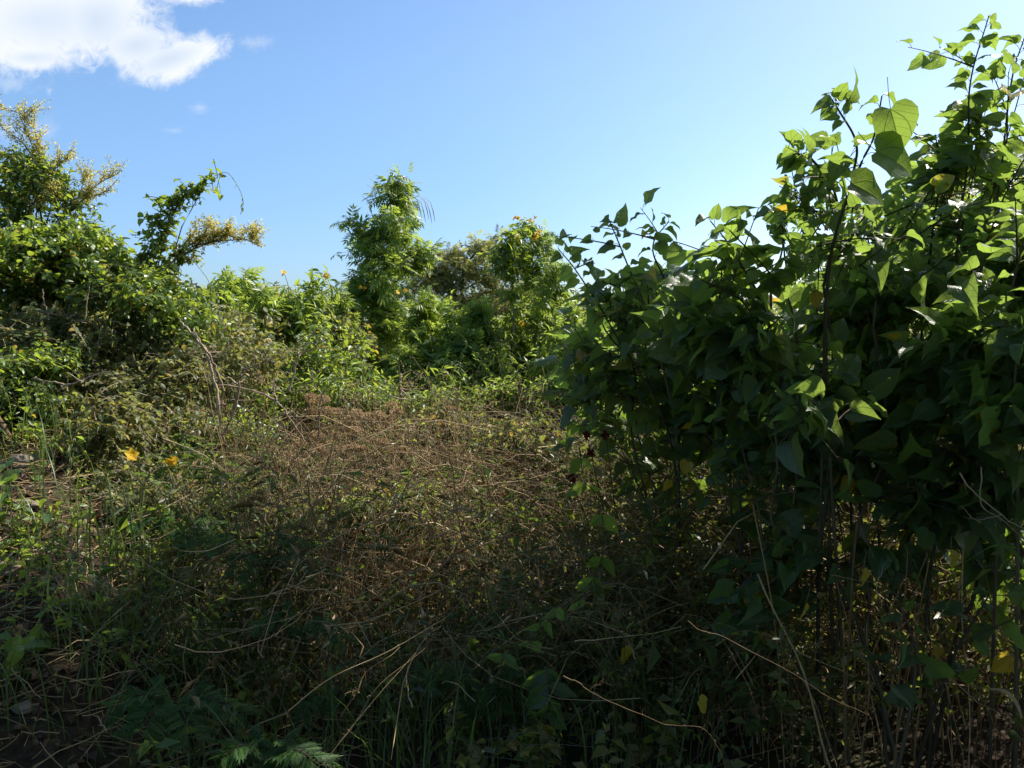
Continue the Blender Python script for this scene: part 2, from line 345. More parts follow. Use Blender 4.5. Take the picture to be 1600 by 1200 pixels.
M_red = solid_mat('dark_red_petal', [(0, (.09, .006, .008)), (1, (.20, .012, .014))], .6, 40, .3, .3, .3)
M_pod = solid_mat('pale_seed_pod', [(0, (.25, .24, .13)), (1, (.42, .40, .26))], .6, 30, .3)
M_rock = solid_mat('pale_limestone', [(0, (.10, .08, .06)), (.4, (.26, .22, .17)), (.75, (.42, .37, .31)), (1, (.58, .53, .47))], .9, 9, .2, .9)

# ground
mg, t = new_mat('dark_soil'); tcn = t.node('ShaderNodeTexCoord')
n1 = t.noise(tcn.outputs['Object'], 1.3, 5, .6); n2 = t.noise(tcn.outputs['Object'], 22, 6, .65)
col = t.mix(t.smooth(n2, .35, .7), (.022, .015, .010), (.065, .045, .03)); col = t.mix(t.smooth(n1, .45, .65), col, (.045, .045, .02))
p = t.node('ShaderNodeBsdfPrincipled'); t.l.new(col, p.inputs['Base Color']); p.inputs['Roughness'].default_value = .95; p.inputs['Specular IOR Level'].default_value = .15
b = t.node('ShaderNodeBump'); b.inputs['Strength'].default_value = .9; b.inputs['Distance'].default_value = .03; t.l.new(n2, b.inputs['Height']); t.l.new(b.outputs[0], p.inputs['Normal'])
o = t.node('ShaderNodeOutputMaterial'); t.l.new(p.outputs[0], o.inputs[0])
def axis_steps(lo, hi, near, k): 
    s_ = np.linspace(-1, 1, k); return s_
gx = np.sinh(np.linspace(-6.2, 6.2, 261)) * 2.2; gy = np.sinh(np.linspace(-4.5, 6.2, 241)) * 2.2 + 2
GX, GY = np.meshgrid(gx, gy); GZ = ground_z(GX, GY)
A = Acc(); V = np.stack([GX, GY, GZ], -1).reshape(-1, 3); nx = len(gx); i, j = np.meshgrid(np.arange(len(gy) - 1), np.arange(nx - 1), indexing='ij'); b0 = (i * nx + j).ravel()
A.add(V, np.stack([b0, b0 + 1, b0 + nx + 1, b0 + nx], -1), np.full(len(b0), 4)); kind(A.obj('ground', mg), 'structure')

# ------------------------------------------------------------------ plant building
def blob_points(blobs, n):
    """points in lumpy ellipsoids given as (px, py, depth, rx_px, ry_px, r_depth[, weight])"""
    B = [tuple(b) + (1.0,) * (7 - len(b)) for b in blobs]
    wts = np.array([b[3] * b[4] * b[6] for b in B]); wts = wts / wts.sum(); out = []
    for b, wt in zip(B, wts):
        k = max(3, int(round(n * wt))); px, py, d, rx, ry, rd = b[:6]
        u = nrm(rng.normal(size=(k, 3))); ph = rng.random(6) * 6.28
        lump = 1 + .16 * np.sin(3.1 * u[:, 0] + 2.3 * u[:, 2] + ph[0]) + .14 * np.sin(6.5 * u[:, 2] + 4 * u[:, 1] + ph[1]) + .12 * np.sin(8 * u[:, 0] - 5 * u[:, 1] + ph[2])
        r = rng.random(k) ** .45 * lump * .95; c = at(px, py, d); s_ = d / FPX
        out.append(c + u * r[:, None] * np.array([rx * s_, rd, ry * s_]))
    return np.concatenate(out)
def clumpify(P, nclump, pull):
    C = P[rng.integers(0, len(P), nclump)]; d = ((P[:, None, :] - C[None]) ** 2).sum(-1); k = C[d.argmin(1)]
    return P + (k - P) * pull * rng.random((len(P), 1))
def sprigs(P, axis, length, m_, droop=.25, twist=1.0):
    """twigs starting at P heading along axis; returns polyline points and leaf anchors"""
    K = len(P); D = nrm(axis); L = np.broadcast_to(length, (K,)); t = np.linspace(0, 1, 5)
    PT = P[:, None, :] + D[:, None, :] * (L[:, None] * t)[..., None]; PT[..., 2] -= droop * L[:, None] * t ** 2
    tt = (np.arange(m_) + .5) / m_; tt = tt[None, :] + rng.normal(size=(K, m_)) * .25 / m_
    A_ = P[:, None, :] + D[:, None, :] * (L[:, None] * tt)[..., None]; A_[..., 2] -= droop * L[:, None] * tt ** 2
    ref = nrm(np.cross(D, nrm(rng.normal(size=(K, 3)) * .6 + [0, 0, 1]))); up = np.cross(ref, D)
    ang = (np.arange(m_) * math.pi)[None, :] * twist + rng.normal(size=(K, m_)) * .55
    S = ref[:, None, :] * np.cos(ang)[..., None] + up[:, None, :] * (np.sin(ang) * .8)[..., None]
    return PT, A_.reshape(-1, 3), S.reshape(-1, 3), np.repeat(D, m_, axis=0)
def branches(A_, base, targets, r0, r1=.0025, n=14, lift=.35, mi=0, sides=5):
    K = len(targets); t = np.linspace(0, 1, n)[None, :, None]; base = np.broadcast_to(base, (K, 3)); b = base[:, None, :]; e = targets[:, None, :]
    h = (targets[:, 2] - base[:, 2])[:, None, None]
    mid = b * .55 + e * .45 + np.array([0, 0, 1.0]) * np.abs(h) * lift * .5 + rng.normal(size=(K, 1, 3)) * .05 * np.abs(h)
    P = (1 - t) ** 2 * b + 2 * t * (1 - t) * mid + t ** 2 * e
    P = P + rng.normal(size=(K, n, 3)) * .006 * t * (1 - t) * 4 + (rng.normal(size=(K, 1, 3)) * np.sin(t * 9 + rng.random((K, 1, 1)) * 6) + rng.normal(size=(K, 1, 3)) * np.sin(t * 17)* .4) * .022 * np.sqrt(np.abs(h)) * t * (1 - t) * 4 * np.array([1, 1, .3])
    R = r0 * (1 - t[..., 0]) ** .7 + r1
    A_.tubes(P, np.broadcast_to(R, (K, n)), sides, mi=mi)
def leafy(F, anchors, S, D, T, size, mi=0, droop=.35, out=.9, fwd=.55, upn=(0, 0, 1), jit=.45, petiole=None, Fp=None, sj=.28, r=None, bias=(0, 0, 0)):
    n = len(anchors); d = nrm(np.asarray(bias) + D * fwd + S * out + rng.normal(size=(n, 3)) * .25 - np.array([0, 0, droop]))
    up = np.asarray(upn) + rng.normal(size=(n, 3)) * jit
    s_ = size * np.exp(np.clip(rng.normal(size=n) * sj, -1.2, .42))
    if T is HEART: s_ = s_ * 1.12
    p = anchors
    if petiole:
        q = anchors + nrm(d + [0, 0, .5]) * (s_ * petiole)[:, None]
        mid = (anchors + q) / 2 + [0, 0, .006]
        Fp.tubes(np.stack([anchors, mid, q], 1), np.full((n, 3), .0011), 3, mi=0); p = q
        d = nrm(d - np.array([0, 0, droop * .6]))
    F.mixed(T, p, d, up, s_, r=r, mi=mi, width=rng.uniform(.66, .98, n) if T is HEART else None)

def bush(label, cat, blobs, n, T, size, mat, name='bush', base=None, m_=5, length=.22, droop=.3, nb=14, r0=.012, clump=.35, up=(0, 0, 1), stemmat=None, axis_up=.5, group=None, extra=None, leafkw=None, lump=None):
    """a bush: stem part with branches and twigs, foliage part filling its own lumpy outline"""
    P = blob_points(blobs, n); P = clumpify(P, max(4, n // 14), clump)
    c = P.mean(0)
    if base is None: base = np.array([c[0], c[1] + .1, 0]); base[2] = ground_z(base[0], base[1]) - .03
    e = thing(name, label, cat, base, group)
    ax = nrm(P - c) * .8 + np.array([0, 0, axis_up]) + rng.normal(size=P.shape) * .5
    L = length * (0.6 + .8 * rng.random(len(P)))
    P0 = P - nrm(ax) * L[:, None] * .5
    PT, An, S, D = sprigs(P0, ax, L, m_, droop)
    St = Acc(); St.tubes(PT, np.linspace(.0028, .0012, 5)[None, :] * max(1, c[1] / 7), 3)
    k = rng.choice(len(P0), min(nb, len(P0)), replace=False)
    branches(St, base, P0[k], r0)
    F = Acc(); leafy(F, An, S, D, T, size, upn=up, **(leafkw or {}))
    if extra: extra(e, P, St, F)
    St.obj('stem', stemmat or M_twig, e); F.obj('foliage', mat, e)
    return e

def bloom_cluster(c, n, size, spread):
    """trumpet flowers: five petals each round a short tube"""
    A_ = Acc(); P = c + rng.normal(size=(n, 3)) * spread
    ax = nrm(rng.normal(size=(n, 3)) + [0, -.9, .2])
    for p_, a_ in zip(P, ax):
        u_ = nrm(np.cross(a_, [0, 0, 1.0])); v_ = np.cross(a_, u_)
        A_.tubes([[p_ - a_ * size * .8, p_ - a_ * size * .3, p_]], [[size * .10, size * .16, size * .26]], 6)
        an = np.arange(5) * 2 * np.pi / 5 + rng.random()
        d = nrm(u_ * np.cos(an)[:, None] + v_ * np.sin(an)[:, None] + a_ * .45)
        A_.leaves(OVAL[0], np.repeat(p_[None], 5, 0) + d * size * .12, d, np.repeat(a_[None], 5, 0), size * .62, 1.7)
    return A_
def add_blooms(e, spots, size=.045):
    for px, py, d, n in spots:
        if n == 1:
            c_ = at(px, py, d); q_ = at(px + 8, py + 40, d + .1); St_ = Acc(); St_.tubes(spline([q_, (q_ + c_) / 2 + [.02, 0, 0], c_ + [0, .03, -.01]], 8)[None], np.linspace(.004, .002, 8)[None], 4); St_.obj('stem', M_twig, e)
        for q in range(n): bloom_cluster(at(px, py, d) + (rng.normal(size=3) * size * .6 if n > 1 else 0), 1, size * rng.uniform(.8, 1.1), .001).obj('flower', M_bloom, e)

# ------------------------------------------------------------------ heart-leaved shrubs (right)
def heart_shrub(label, base_px, stems, blobs=(), n=0, size=.105, mat=None, m_=4, length=.26, extra=None, r0=.0065, nb=2, droop=.16, clump=.45, tip_leaves=True, up=(.35, -.15, .9)):
    """stems: [(points (px,py,d)...), leaf_from, n_leaves, n_side]"""
    mat = mat or M_heart; size = size * .63; n = int(n * 1.12)
    bx = at(*base_px); base = np.array([bx[0], bx[1], float(ground_z(bx[0], bx[1])) - .03])
    e = thing('heart_leaved_shrub', label, 'shrub', base, 'heart-leaved shrubs'); r0 = r0 * .75
    St = Acc(); F = Acc()
    for pts, lf, nl, ns in stems:
        W = [base + rng.normal(size=3) * [.08, .08, 0]] + [at(*q) for q in pts]
        n_ = 40; C = spline(W, n_); L = np.linalg.norm(np.diff(C, axis=0), axis=1).sum()
        St.tubes(C[None], (r0 * np.linspace(1, .12, n_) ** .8 + .0012)[None], 6)
        T = nrm(np.gradient(C, axis=0)); k = np.linspace(lf * (n_ - 1), n_ - 1.01, nl); i = k.astype(int); f = (k - i)[:, None]
        An = C[i] * (1 - f) + C[np.minimum(i + 1, n_ - 1)] * f; D = T[i]; ref = nrm(np.cross(D, [0.3, 1, .2])); up2 = np.cross(ref, D)
        ang = np.arange(nl) * math.pi + rng.normal(size=nl) * .5; S = ref * np.cos(ang)[:, None] + up2 * (np.sin(ang) * .8)[:, None]
        taper = 1.08 - .55 * np.clip((k / n_ - lf) / (1 - lf + 1e-6), 0, 1) ** 2
        leafy(F, An, S, D, HEART, size * taper, droop=droop, upn=up, petiole=.42, Fp=St, out=1.0, fwd=.45)
        if ns:
            ks = rng.uniform(lf * .8 * (n_ - 1), .9 * (n_ - 1), ns).astype(int); Dd = nrm(T[ks] * .5 + nrm(rng.normal(size=(ns, 3)) * [1, .8, .5]) * .9)
            PT, An, S, D = sprigs(C[ks], Dd, length * rng.uniform(.6, 1.3, ns), m_, .1); St.tubes(PT, np.linspace(.0032, .0013, 5)[None], 4)
            leafy(F, An, S, D, HEART, size * .85, droop=droop, upn=up, petiole=.42, Fp=St)
    if n:
        blobs = [(b[0], b[1] + 14, b[2], b[3] * .82, b[4] * .72) + tuple(b[5:]) for b in blobs]
        P = clumpify(blob_points(blobs, n), max(4, n // 9), clump); c = P.mean(0)
        ax = nrm(nrm(P - c) * .8 + np.array([0, 0, .45]) + rng.normal(size=P.shape) * .5); Ls = length * rng.uniform(.6, 1.35, n)[:len(P)] if len(P) <= n else length * rng.uniform(.6, 1.35, len(P))
        P0 = P - ax * Ls[:, None] * .5; PT, An, S, D = sprigs(P0, ax, Ls, m_, .2)
        St.tubes(PT, np.linspace(.0034, .0013, 5)[None], 4)
        leafy(F, An, S, D, HEART, size, droop=droop, upn=up, jit=.7, petiole=.42, Fp=St, sj=.42, bias=(-.5, -.25, -.1))
        k = rng.choice(len(P0), min(nb, len(P0)), replace=False); branches(St, base, P0[k], r0, lift=.9)
    St.obj('stem', M_twig, e); F.obj('foliage', mat, e)
    return e
def odd_leaf(e, px, py, d, size, name='yellow_leaf', mat=None, hang=(.1, 0, -1), face=(.3, -1, .25), T=None):
    A_ = Acc(); p_ = at(px, py, d)[None]; dd = nrm(np.array([hang], float)); A_.leaves(T or HEART[0], p_ - dd * size * .5, dd, np.array([face], float), size)
    A_.tubes(np.stack([p_ - dd * size * .5, p_ - dd * size * .75 + [[.004, 0, .01]], p_ - dd * size * 1.0 + [[.015, .01, .03]]], 1), np.full((1, 3), .0012), 3)
    o_ = A_.obj(name, mat or M_yellow, e); return o_

S1 = heart_shrub('tallest heart-leaved shrub, its thin shoot rising to the top right of the sky', (1500, 1150, 3.1),
    [([(1440, 600, 3.2), (1455, 380, 3.2), (1470, 270, 3.2), (1462, 215, 3.2)], .65, 14, 3), ([(1520, 600, 3.2), (1560, 300, 3.2), (1580, 130, 3.2), (1600, 60, 3.2)], .6, 16, 3), ([(1485, 760, 3.1), (1492, 430, 3.1), (1512, 250, 3.1), (1516, 130, 3.1), (1545, 25, 3.1)], .66, 20, 2),
     ([(1500, 560, 3.0), (1560, 330, 3.0), (1630, 200, 3.0)], .55, 12, 2),
     ([(1510, 700, 3.3), (1535, 380, 3.3), (1600, 120, 3.3)], .6, 14, 3)],
    [(1530, 340, 3.2, 90, 80, .45), (1470, 400, 3.3, 100, 80, .5), (1585, 260, 3.3, 55, 90, .4), (1500, 250, 3.2, 55, 60, .3), (1545, 170, 3.2, 40, 60, .25), (1440, 300, 3.3, 50, 50, .3)], 105, .100)
S2 = heart_shrub('slender heart-leaved shrub with two big sunlit round leaves near its tip against the sky', (1290, 1120, 2.7),
    [([(1285, 700, 2.6), (1295, 420, 2.5), (1340, 270, 2.45), (1365, 215, 2.45), (1378, 150, 2.45)], .62, 8, 0),
     ([(1290, 520, 2.6), (1330, 290, 2.6), (1338, 225, 2.6), (1312, 175, 2.6), (1296, 150, 2.6)], .72, 13, 0),
     ([(1290, 520, 2.7), (1310, 330, 2.7), (1270, 250, 2.7), (1232, 240, 2.7)], .74, 11, 2)],
    [(1280, 310, 2.8, 70, 55, .3), (1330, 370, 2.7, 80, 70, .35), (1250, 265, 2.8, 30, 30, .2), (1400, 330, 2.9, 70, 60, .35), (1300, 230, 2.8, 40, 40, .25)], 58, .082)
for k_, (px, py, s_, hg, fc) in enumerate(((1402, 205, .135, (.35, 0, -1), (-.2, -1, .1)), (1405, 252, .15, (1, .1, -.38), (-.1, -1, .45)), (1362, 300, .125, (1, 0, -.42), (-.1, -1, .6)))):
    o_ = odd_leaf(S2, px, py, 2.3, s_, 'large_leaf', M_heart, hg, fc, HEART[0])
S3 = heart_shrub('broad heart-leaved shrub filling the right edge, with glossy leaves at head height', (1585, 1180, 2.5),
    [([(1560, 760, 2.5), (1570, 520, 2.4), (1610, 330, 2.4)], .5, 14, 4), ([(1590, 800, 2.3), (1590, 560, 2.3), (1660, 420, 2.2)], .5, 12, 3)],
    [(1560, 520, 2.5, 110, 110, .45), (1590, 640, 2.35, 80, 70, .35), (1640, 400, 2.6, 70, 110, .4), (1690, 560, 2.6, 80, 150, .4)], 150, .115)
S4 = heart_shrub('dense heart-leaved shrub in the middle of the stand, leaves lit through from behind', (1370, 1160, 3.0),
    [([(1370, 780, 3.0), (1400, 500, 3.0), (1480, 400, 2.9), (1560, 330, 2.9)], .5, 14, 4), ([(1330, 800, 3.0), (1340, 540, 3.0), (1360, 400, 3.0)], .5, 12, 4)],
    [(1400, 455, 3.1, 125, 95, .6), (1430, 560, 2.9, 120, 70, .45), (1310, 480, 3.2, 70, 60, .45)], 165, .110)
S5 = heart_shrub('heart-leaved shrub with large folded leaves reaching over the centre right', (1210, 1100, 2.9),
    [([(1220, 760, 2.9), (1205, 520, 2.8), (1150, 400, 2.7), (1110, 345, 2.7)], .55, 13, 2), ([(1230, 720, 2.9), (1180, 500, 2.7), (1085, 430, 2.6)], .55, 12, 3),
     ([(1250, 700, 2.8), (1240, 500, 2.7), (1205, 430, 2.7), (1140, 360, 2.6)], .6, 9, 1)],
    [(1160, 510, 2.9, 100, 65, .45), (1100, 490, 2.9, 80, 50, .4), (1240, 600, 2.7, 90, 60, .4), (1140, 410, 2.8, 50, 30, .2)], 118, .118)
S6 = heart_shrub('heart-leaved shrub at the left end of the stand, leaning out over the weeds', (1040, 1050, 3.4),
    [([(1060, 720, 3.3), (1020, 520, 3.2), (975, 400, 3.2), (950, 340, 3.2)], .6, 13, 2), ([(1060, 700, 3.3), (1050, 480, 3.3), (1020, 390, 3.3), (1045, 345, 3.3)], .6, 13, 2),
     ([(1050, 700, 3.3), (960, 520, 3.3), (905, 430, 3.3), (872, 388, 3.3)], .55, 14, 3)],
    [(985, 465, 3.5, 85, 50, .45), (1040, 530, 3.5, 95, 55, .45), (925, 540, 3.6, 50, 55, .35), (1060, 440, 3.5, 60, 35, .35), (940, 590, 3.6, 50, 50, .35), (1010, 600, 3.5, 70, 40, .35)], 140, .098)
S7 = heart_shrub('shaded heart-leaved shrub with shade put into its leaf colour, below the centre of the stand', (1180, 1160, 2.9),
    [([(1190, 860, 2.8), (1160, 700, 2.7)], .5, 9, 3)],
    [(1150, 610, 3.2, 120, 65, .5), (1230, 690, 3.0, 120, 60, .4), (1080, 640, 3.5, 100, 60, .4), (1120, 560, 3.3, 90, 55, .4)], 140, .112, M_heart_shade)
S8 = heart_shrub('low shaded heart-leaved shrub whose leaves hang in front of the dry canes', (1450, 1180, 2.7),
    [([(1450, 900, 2.6), (1430, 740, 2.5)], .45, 10, 3)],
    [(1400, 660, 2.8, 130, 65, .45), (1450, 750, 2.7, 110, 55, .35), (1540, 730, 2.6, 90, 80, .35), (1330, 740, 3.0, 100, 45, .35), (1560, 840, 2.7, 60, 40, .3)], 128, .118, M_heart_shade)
S9 = heart_shrub('smaller heart-leaved shrub behind the stand, half hidden, with paler leaves', (1300, 950, 4.3),
    [([(1300, 650, 4.3), (1290, 450, 4.2), (1240, 330, 4.2)], .6, 16, 4)],
    [(1350, 580, 4.2, 140, 70, .5), (1260, 470, 4.3, 75, 50, .4), (1500, 520, 4.3, 120, 120, .5), (1180, 620, 4.2, 140, 70, .5), (1430, 340, 4.4, 60, 60, .4)], 190, .105)
S11 = heart_shrub('sparse shaded heart-leaved shrub low among the dry canes near the bottom right', (1420, 1190, 2.4), [([(1430, 1050, 2.3), (1400, 930, 2.2)], .4, 7, 2), ([(1480, 1050, 2.3), (1545, 930, 2.2)], .4, 7, 1)],
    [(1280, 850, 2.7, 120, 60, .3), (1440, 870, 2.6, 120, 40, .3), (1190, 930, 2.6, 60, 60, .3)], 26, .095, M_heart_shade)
S10 = heart_shrub('young heart-leaved shrub low at the shaded foot of the stand', (1080, 1100, 3.3), [([(1060, 860, 3.2), (1040, 760, 3.1)], .5, 8, 2)],
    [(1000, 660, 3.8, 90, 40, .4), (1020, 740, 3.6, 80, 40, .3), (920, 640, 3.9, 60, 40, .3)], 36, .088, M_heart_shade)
for e_, px, py, d_, s_ in ((S8, 1410, 838, 2.6, .06), (S8, 1512, 768, 2.5, .04), (S4, 1330, 648, 2.6, .065), (S7, 1195, 1000, 2.6, .055), (S10, 1041, 760, 3.0, .045), (S10, 1071, 732, 3.0, .05),
                           (S7, 1175, 787, 3.0, .045), (S3, 1565, 1040, 2.4, .07), (S7, 1132, 635, 3.2, .07), (S10, 977, 1027, 2.7, .06), (S8, 1462, 1024, 2.6, .06), (S3, 1544, 662, 2.3, .085), (S8, 1350, 905, 2.4, .05), (S8, 1490, 880, 2.3, .05), (S7, 1255, 960, 2.4, .05), (S7, 1100, 1105, 2.4, .05), (S4, 1275, 470, 2.7, .05), (S8, 1395, 700, 2.5, .05)):
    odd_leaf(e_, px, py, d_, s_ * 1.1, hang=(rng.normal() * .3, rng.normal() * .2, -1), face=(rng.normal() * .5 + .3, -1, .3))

# taller trees of the same stand just past the right edge of the view: they throw the shade over the foreground
def side_tree(label, x, y, h, r_, n):
    base = np.array([x, y, float(ground_z(x, y))]); e = thing('shade_tree', label, 'tree', base, 'trees beside the stand')
    u_ = nrm(rng.normal(size=(n, 3))); P = base + np.array([0, 0, h]) + u_ * (rng.random((n, 1)) ** .5) * np.array([r_, r_, r_ * .8]); P = clumpify(P, n // 12, .5)
    ax = nrm(u_ + [0, 0, .4]); PT, An, S, D = sprigs(P, ax, np.full(n, .3), 5, .3); St = Acc(); St.tubes(PT, np.linspace(.004, .0015, 5)[None], 3)
    C = spline([base, base + [.1, .05, h * .4], base + [-.05, 0, h * .8]], 14); St.tubes(C[None], np.linspace(.09, .04, 14)[None], 8)
    branches(St, base + [0, 0, h * .35], P[rng.choice(n, 26)], .02)
    F = Acc(); leafy(F, An, S, D, HEART[:3], .13, droop=.5); St.obj('trunk', M_twig, e); F.obj('crown', M_heart, e)
side_tree('broad-leaved tree just past the right edge of the stand', 3.9, 2.6, 2.9, 1.15, 300)
side_tree('second broad-leaved tree further along past the right edge', 4.3, .7, 3.1, 1.2, 300)

def added_shade_tree(label, foot, limb, crown, r_, n, leaf=.13):  # unseen trees added to keep sun and skylight off the near ground
    base = np.array([foot[0], foot[1], float(ground_z(*foot))]); e = thing('shade_tree', label, 'tree', base, 'trees beside the stand')
    u_ = nrm(rng.normal(size=(n, 3))); c = np.array(crown, float); P = c + u_ * (rng.random((n, 1)) ** .5) * np.array(r_); P = clumpify(P, n // 12, .5); ax = nrm(u_ + [0, 0, .3])
    PT, An, S, D = sprigs(P, ax, np.full(n, .35), 5, .3); B = Acc(); B.tubes(PT, np.linspace(.005, .0015, 5)[None], 3); Tr = Acc()
    C = spline([base, *[np.array(q, float) for q in limb], c], 26); Tr.tubes(C[None], np.linspace(.13, .03, 26)[None], 10); branches(B, C[-7], P[rng.choice(n, 30)], .02, lift=.1)
    F = Acc(); leafy(F, An, S, D, HEART[:3], leaf, droop=.5); Tr.obj('trunk', M_twig, e); B.obj('branch', M_twig, e); F.obj('crown', M_heart, e)
added_shade_tree('added unseen tree past the right edge, its high crown shading the near left corner', (6.3, 6.4), [(6.0, 6.3, 2.5), (4.6, 5.9, 4.9)], (2.1, 5.15, 5.7), (.7, .65, .8), 300)  # added crown, placed above the frame to shadow the bottom left corner
added_shade_tree('added unseen tree behind the viewpoint, its canopy keeping skylight off the near weeds', (-1.2, -2.6), [(-1.1, -2.4, 1.8), (-.6, -1.8, 2.8)], (-.3, -.9, 3.6), (4.2, 1.9, .8), 1700, .19)  # added canopy, blocks skylight from behind the camera
added_shade_tree('added unseen tree left of the viewpoint, its boughs darkening the near weeds', (-4.2, -.6), [(-3.8, -.4, 2.2), (-2.6, -.1, 3.3)], (-.9, .3, 3.75), (2.6, 2.1, .5), 900, .17)  # added boughs overhead, out of view, to deepen the foreground shade
added_shade_tree('second added unseen tree behind the viewpoint, blocking skylight further to the right', (3.2, -2.6), [(3.1, -2.4, 1.6), (3.0, -2.2, 2.8)], (3.0, -2.0, 3.6), (1.8, 1.4, 1.5), 600, .16)  # also added out of view, cuts skylight from behind right

# ------------------------------------------------------------------ left: vine-covered bushes
def plume_branch(A_, F_, pts, n_spk, ln, mi=0):
    """a flower plume: stalk with many short spikes of tiny blossoms"""
    C = wob(spline([at(*q) for q in pts], 20), .01); F_.tubes(C[None], np.linspace(.006, .0015, 20)[None], 4, mi=1)
    k = rng.uniform(4, 19, n_spk).astype(int); T = nrm(np.gradient(C, axis=0))[k]
    D = nrm(T * .7 + rng.normal(size=(n_spk, 3)) * .6 + [0, 0, .45]); PT, An, S, D2 = sprigs(C[k], D, ln * rng.uniform(.4, 1.0, n_spk), 20, -.1)
    F_.tubes(PT, np.linspace(.0022, .0008, 5)[None], 3, mi=1)
    F_.mixed(SMALL, An + rng.normal(size=An.shape) * .010, nrm(S + D2 * .5 + rng.normal(size=S.shape) * .3), rng.normal(size=S.shape) + [0, 0, 1], np.full(len(An), .023), width=np.full(len(An), .9))
def plumes_extra(lst, ln=.16):
    def f(e, P, St, F):
        for pts, n_ in lst:
            B = Acc(); plume_branch(St, B, pts, n_, ln); B.obj('plume', [M_plume, M_twig], e)
    return f
bush('tall feathery plant with cream yellow plumes, highest at the left edge of the photo', 'plant',
     [(45, 290, 6.2, 62, 40, .35), (20, 340, 6.2, 55, 60, .4), (105, 320, 6.2, 32, 48, .3), (45, 250, 6.2, 34, 26, .2), (75, 370, 6.2, 90, 30, .4), (70, 275, 6.2, 40, 30, .25), (10, 270, 6.2, 36, 40, .3)], 620, OVAL, .040, M_vine, 'plumed_plant', m_=6, length=.24, nb=16,
     extra=plumes_extra([([(60, 330, 6.2), (62, 260, 6.2), (48, 205, 6.2), (25, 178, 6.2), (-25, 160, 6.2)], 30), ([(62, 260, 6.2), (45, 215, 6.2), (40, 190, 6.2), (48, 172, 6.2)], 22), ([(50, 240, 6.2), (25, 215, 6.2), (-20, 180, 6.2)], 18),
                         ([(85, 350, 6.2), (112, 318, 6.2), (130, 290, 6.2), (131, 265, 6.2)], 22), ([(90, 350, 6.2), (125, 310, 6.2), (155, 285, 6.2), (184, 270, 6.2)], 30), ([(110, 330, 6.2), (140, 310, 6.2), (172, 298, 6.2)], 20),
                         ([(60, 300, 6.2), (85, 262, 6.2), (112, 240, 6.2)], 24), ([(40, 270, 6.2), (20, 245, 6.2), (-15, 235, 6.2)], 24), ([(70, 300, 6.2), (70, 270, 6.2), (60, 240, 6.2), (62, 222, 6.2)], 20), ([(30, 330, 6.1), (60, 310, 6.1), (88, 300, 6.1)], 24)]))
bush('rounded vine-covered bush with dense fresh green leaves under the plumed plant', 'bush',
     [(85, 410, 5.6, 105, 62, .7), (150, 400, 5.5, 50, 45, .4), (25, 440, 5.5, 80, 70, .6), (100, 370, 5.6, 70, 32, .4)], 1300, OVAL + HEART[:2], .043, M_vine, 'vine_bush', m_=6, length=.2)
bush('climbing vine shoot arching up to the right with a thin trailing tip', 'vine',
     [(225, 425, 5.6, 34, 26, .2), (238, 395, 5.6, 26, 26, .18), (250, 368, 5.6, 26, 22, .16), (252, 340, 5.6, 26, 20, .15), (262, 322, 5.6, 20, 14, .12), (280, 308, 5.6, 18, 13, .12), (296, 298, 5.6, 18, 11, .1), (286, 286, 5.6, 14, 7, .08), (314, 288, 5.6, 16, 10, .1), (330, 276, 5.6, 14, 9, .08), (345, 270, 5.6, 10, 8, .08)], 130, HEART[:3] + OVAL, .045, M_vine, 'climbing_vine', m_=5, length=.2, nb=2, r0=.005, clump=.3, leafkw=dict(droop=.3),
     base=np.append(at(215, 700, 5.6)[:2], ground_z(*at(215, 700, 5.6)[:2])),
     extra=lambda e, P, St, F: [St.tubes(wob(spline([at(*q) for q in ((205, 640, 5.6), (212, 520, 5.6), (225, 430, 5.6), (240, 385, 5.6), (256, 340, 5.6), (280, 306, 5.6), (312, 286, 5.6), (338, 270, 5.6))], 40), .012)[None], np.linspace(.013, .003, 40)[None], 6)] + [(St.tubes(C[None], np.full((1, 24), .002), 3), leafy(F, C[6::2], nrm(rng.normal(size=(9, 3)) + [0, 0, -.5]), nrm(np.gradient(C, axis=0))[6::2], OVAL, .035, droop=.8)) for C in
                                (spline([at(*q) for q in ((335, 275, 5.6), (355, 270, 5.6), (372, 292, 5.6), (380, 315, 5.6), (376, 335, 5.6))], 24), spline([at(*q) for q in ((240, 440, 5.3), (285, 400, 5.3), (320, 430, 5.2), (333, 455, 5.2), (350, 448, 5.2))], 24))])
bush('plant with long cream plumes held out sideways to the right over the vines', 'plant',
     [(290, 395, 5.8, 24, 22, .15), (262, 420, 5.8, 22, 20, .15)], 34, OVAL, .05, M_vine, 'plumed_plant', m_=5, length=.18, nb=5,
     extra=plumes_extra([([(240, 440, 5.8), (290, 385, 5.8), (330, 372, 5.8), (370, 370, 5.8), (406, 384, 5.8)], 46), ([(285, 400, 5.8), (320, 378, 5.8), (345, 366, 5.8), (360, 356, 5.8)], 30), ([(275, 405, 5.8), (310, 372, 5.8), (326, 356, 5.8), (328, 348, 5.8)], 20),
                         ([(275, 400, 5.8), (300, 372, 5.8), (306, 350, 5.8)], 10), ([(300, 385, 5.8), (340, 376, 5.8), (385, 372, 5.8), (400, 368, 5.8)], 30), ([(300, 390, 5.8), (300, 402, 5.8), (280, 415, 5.8)], 12)], .13))
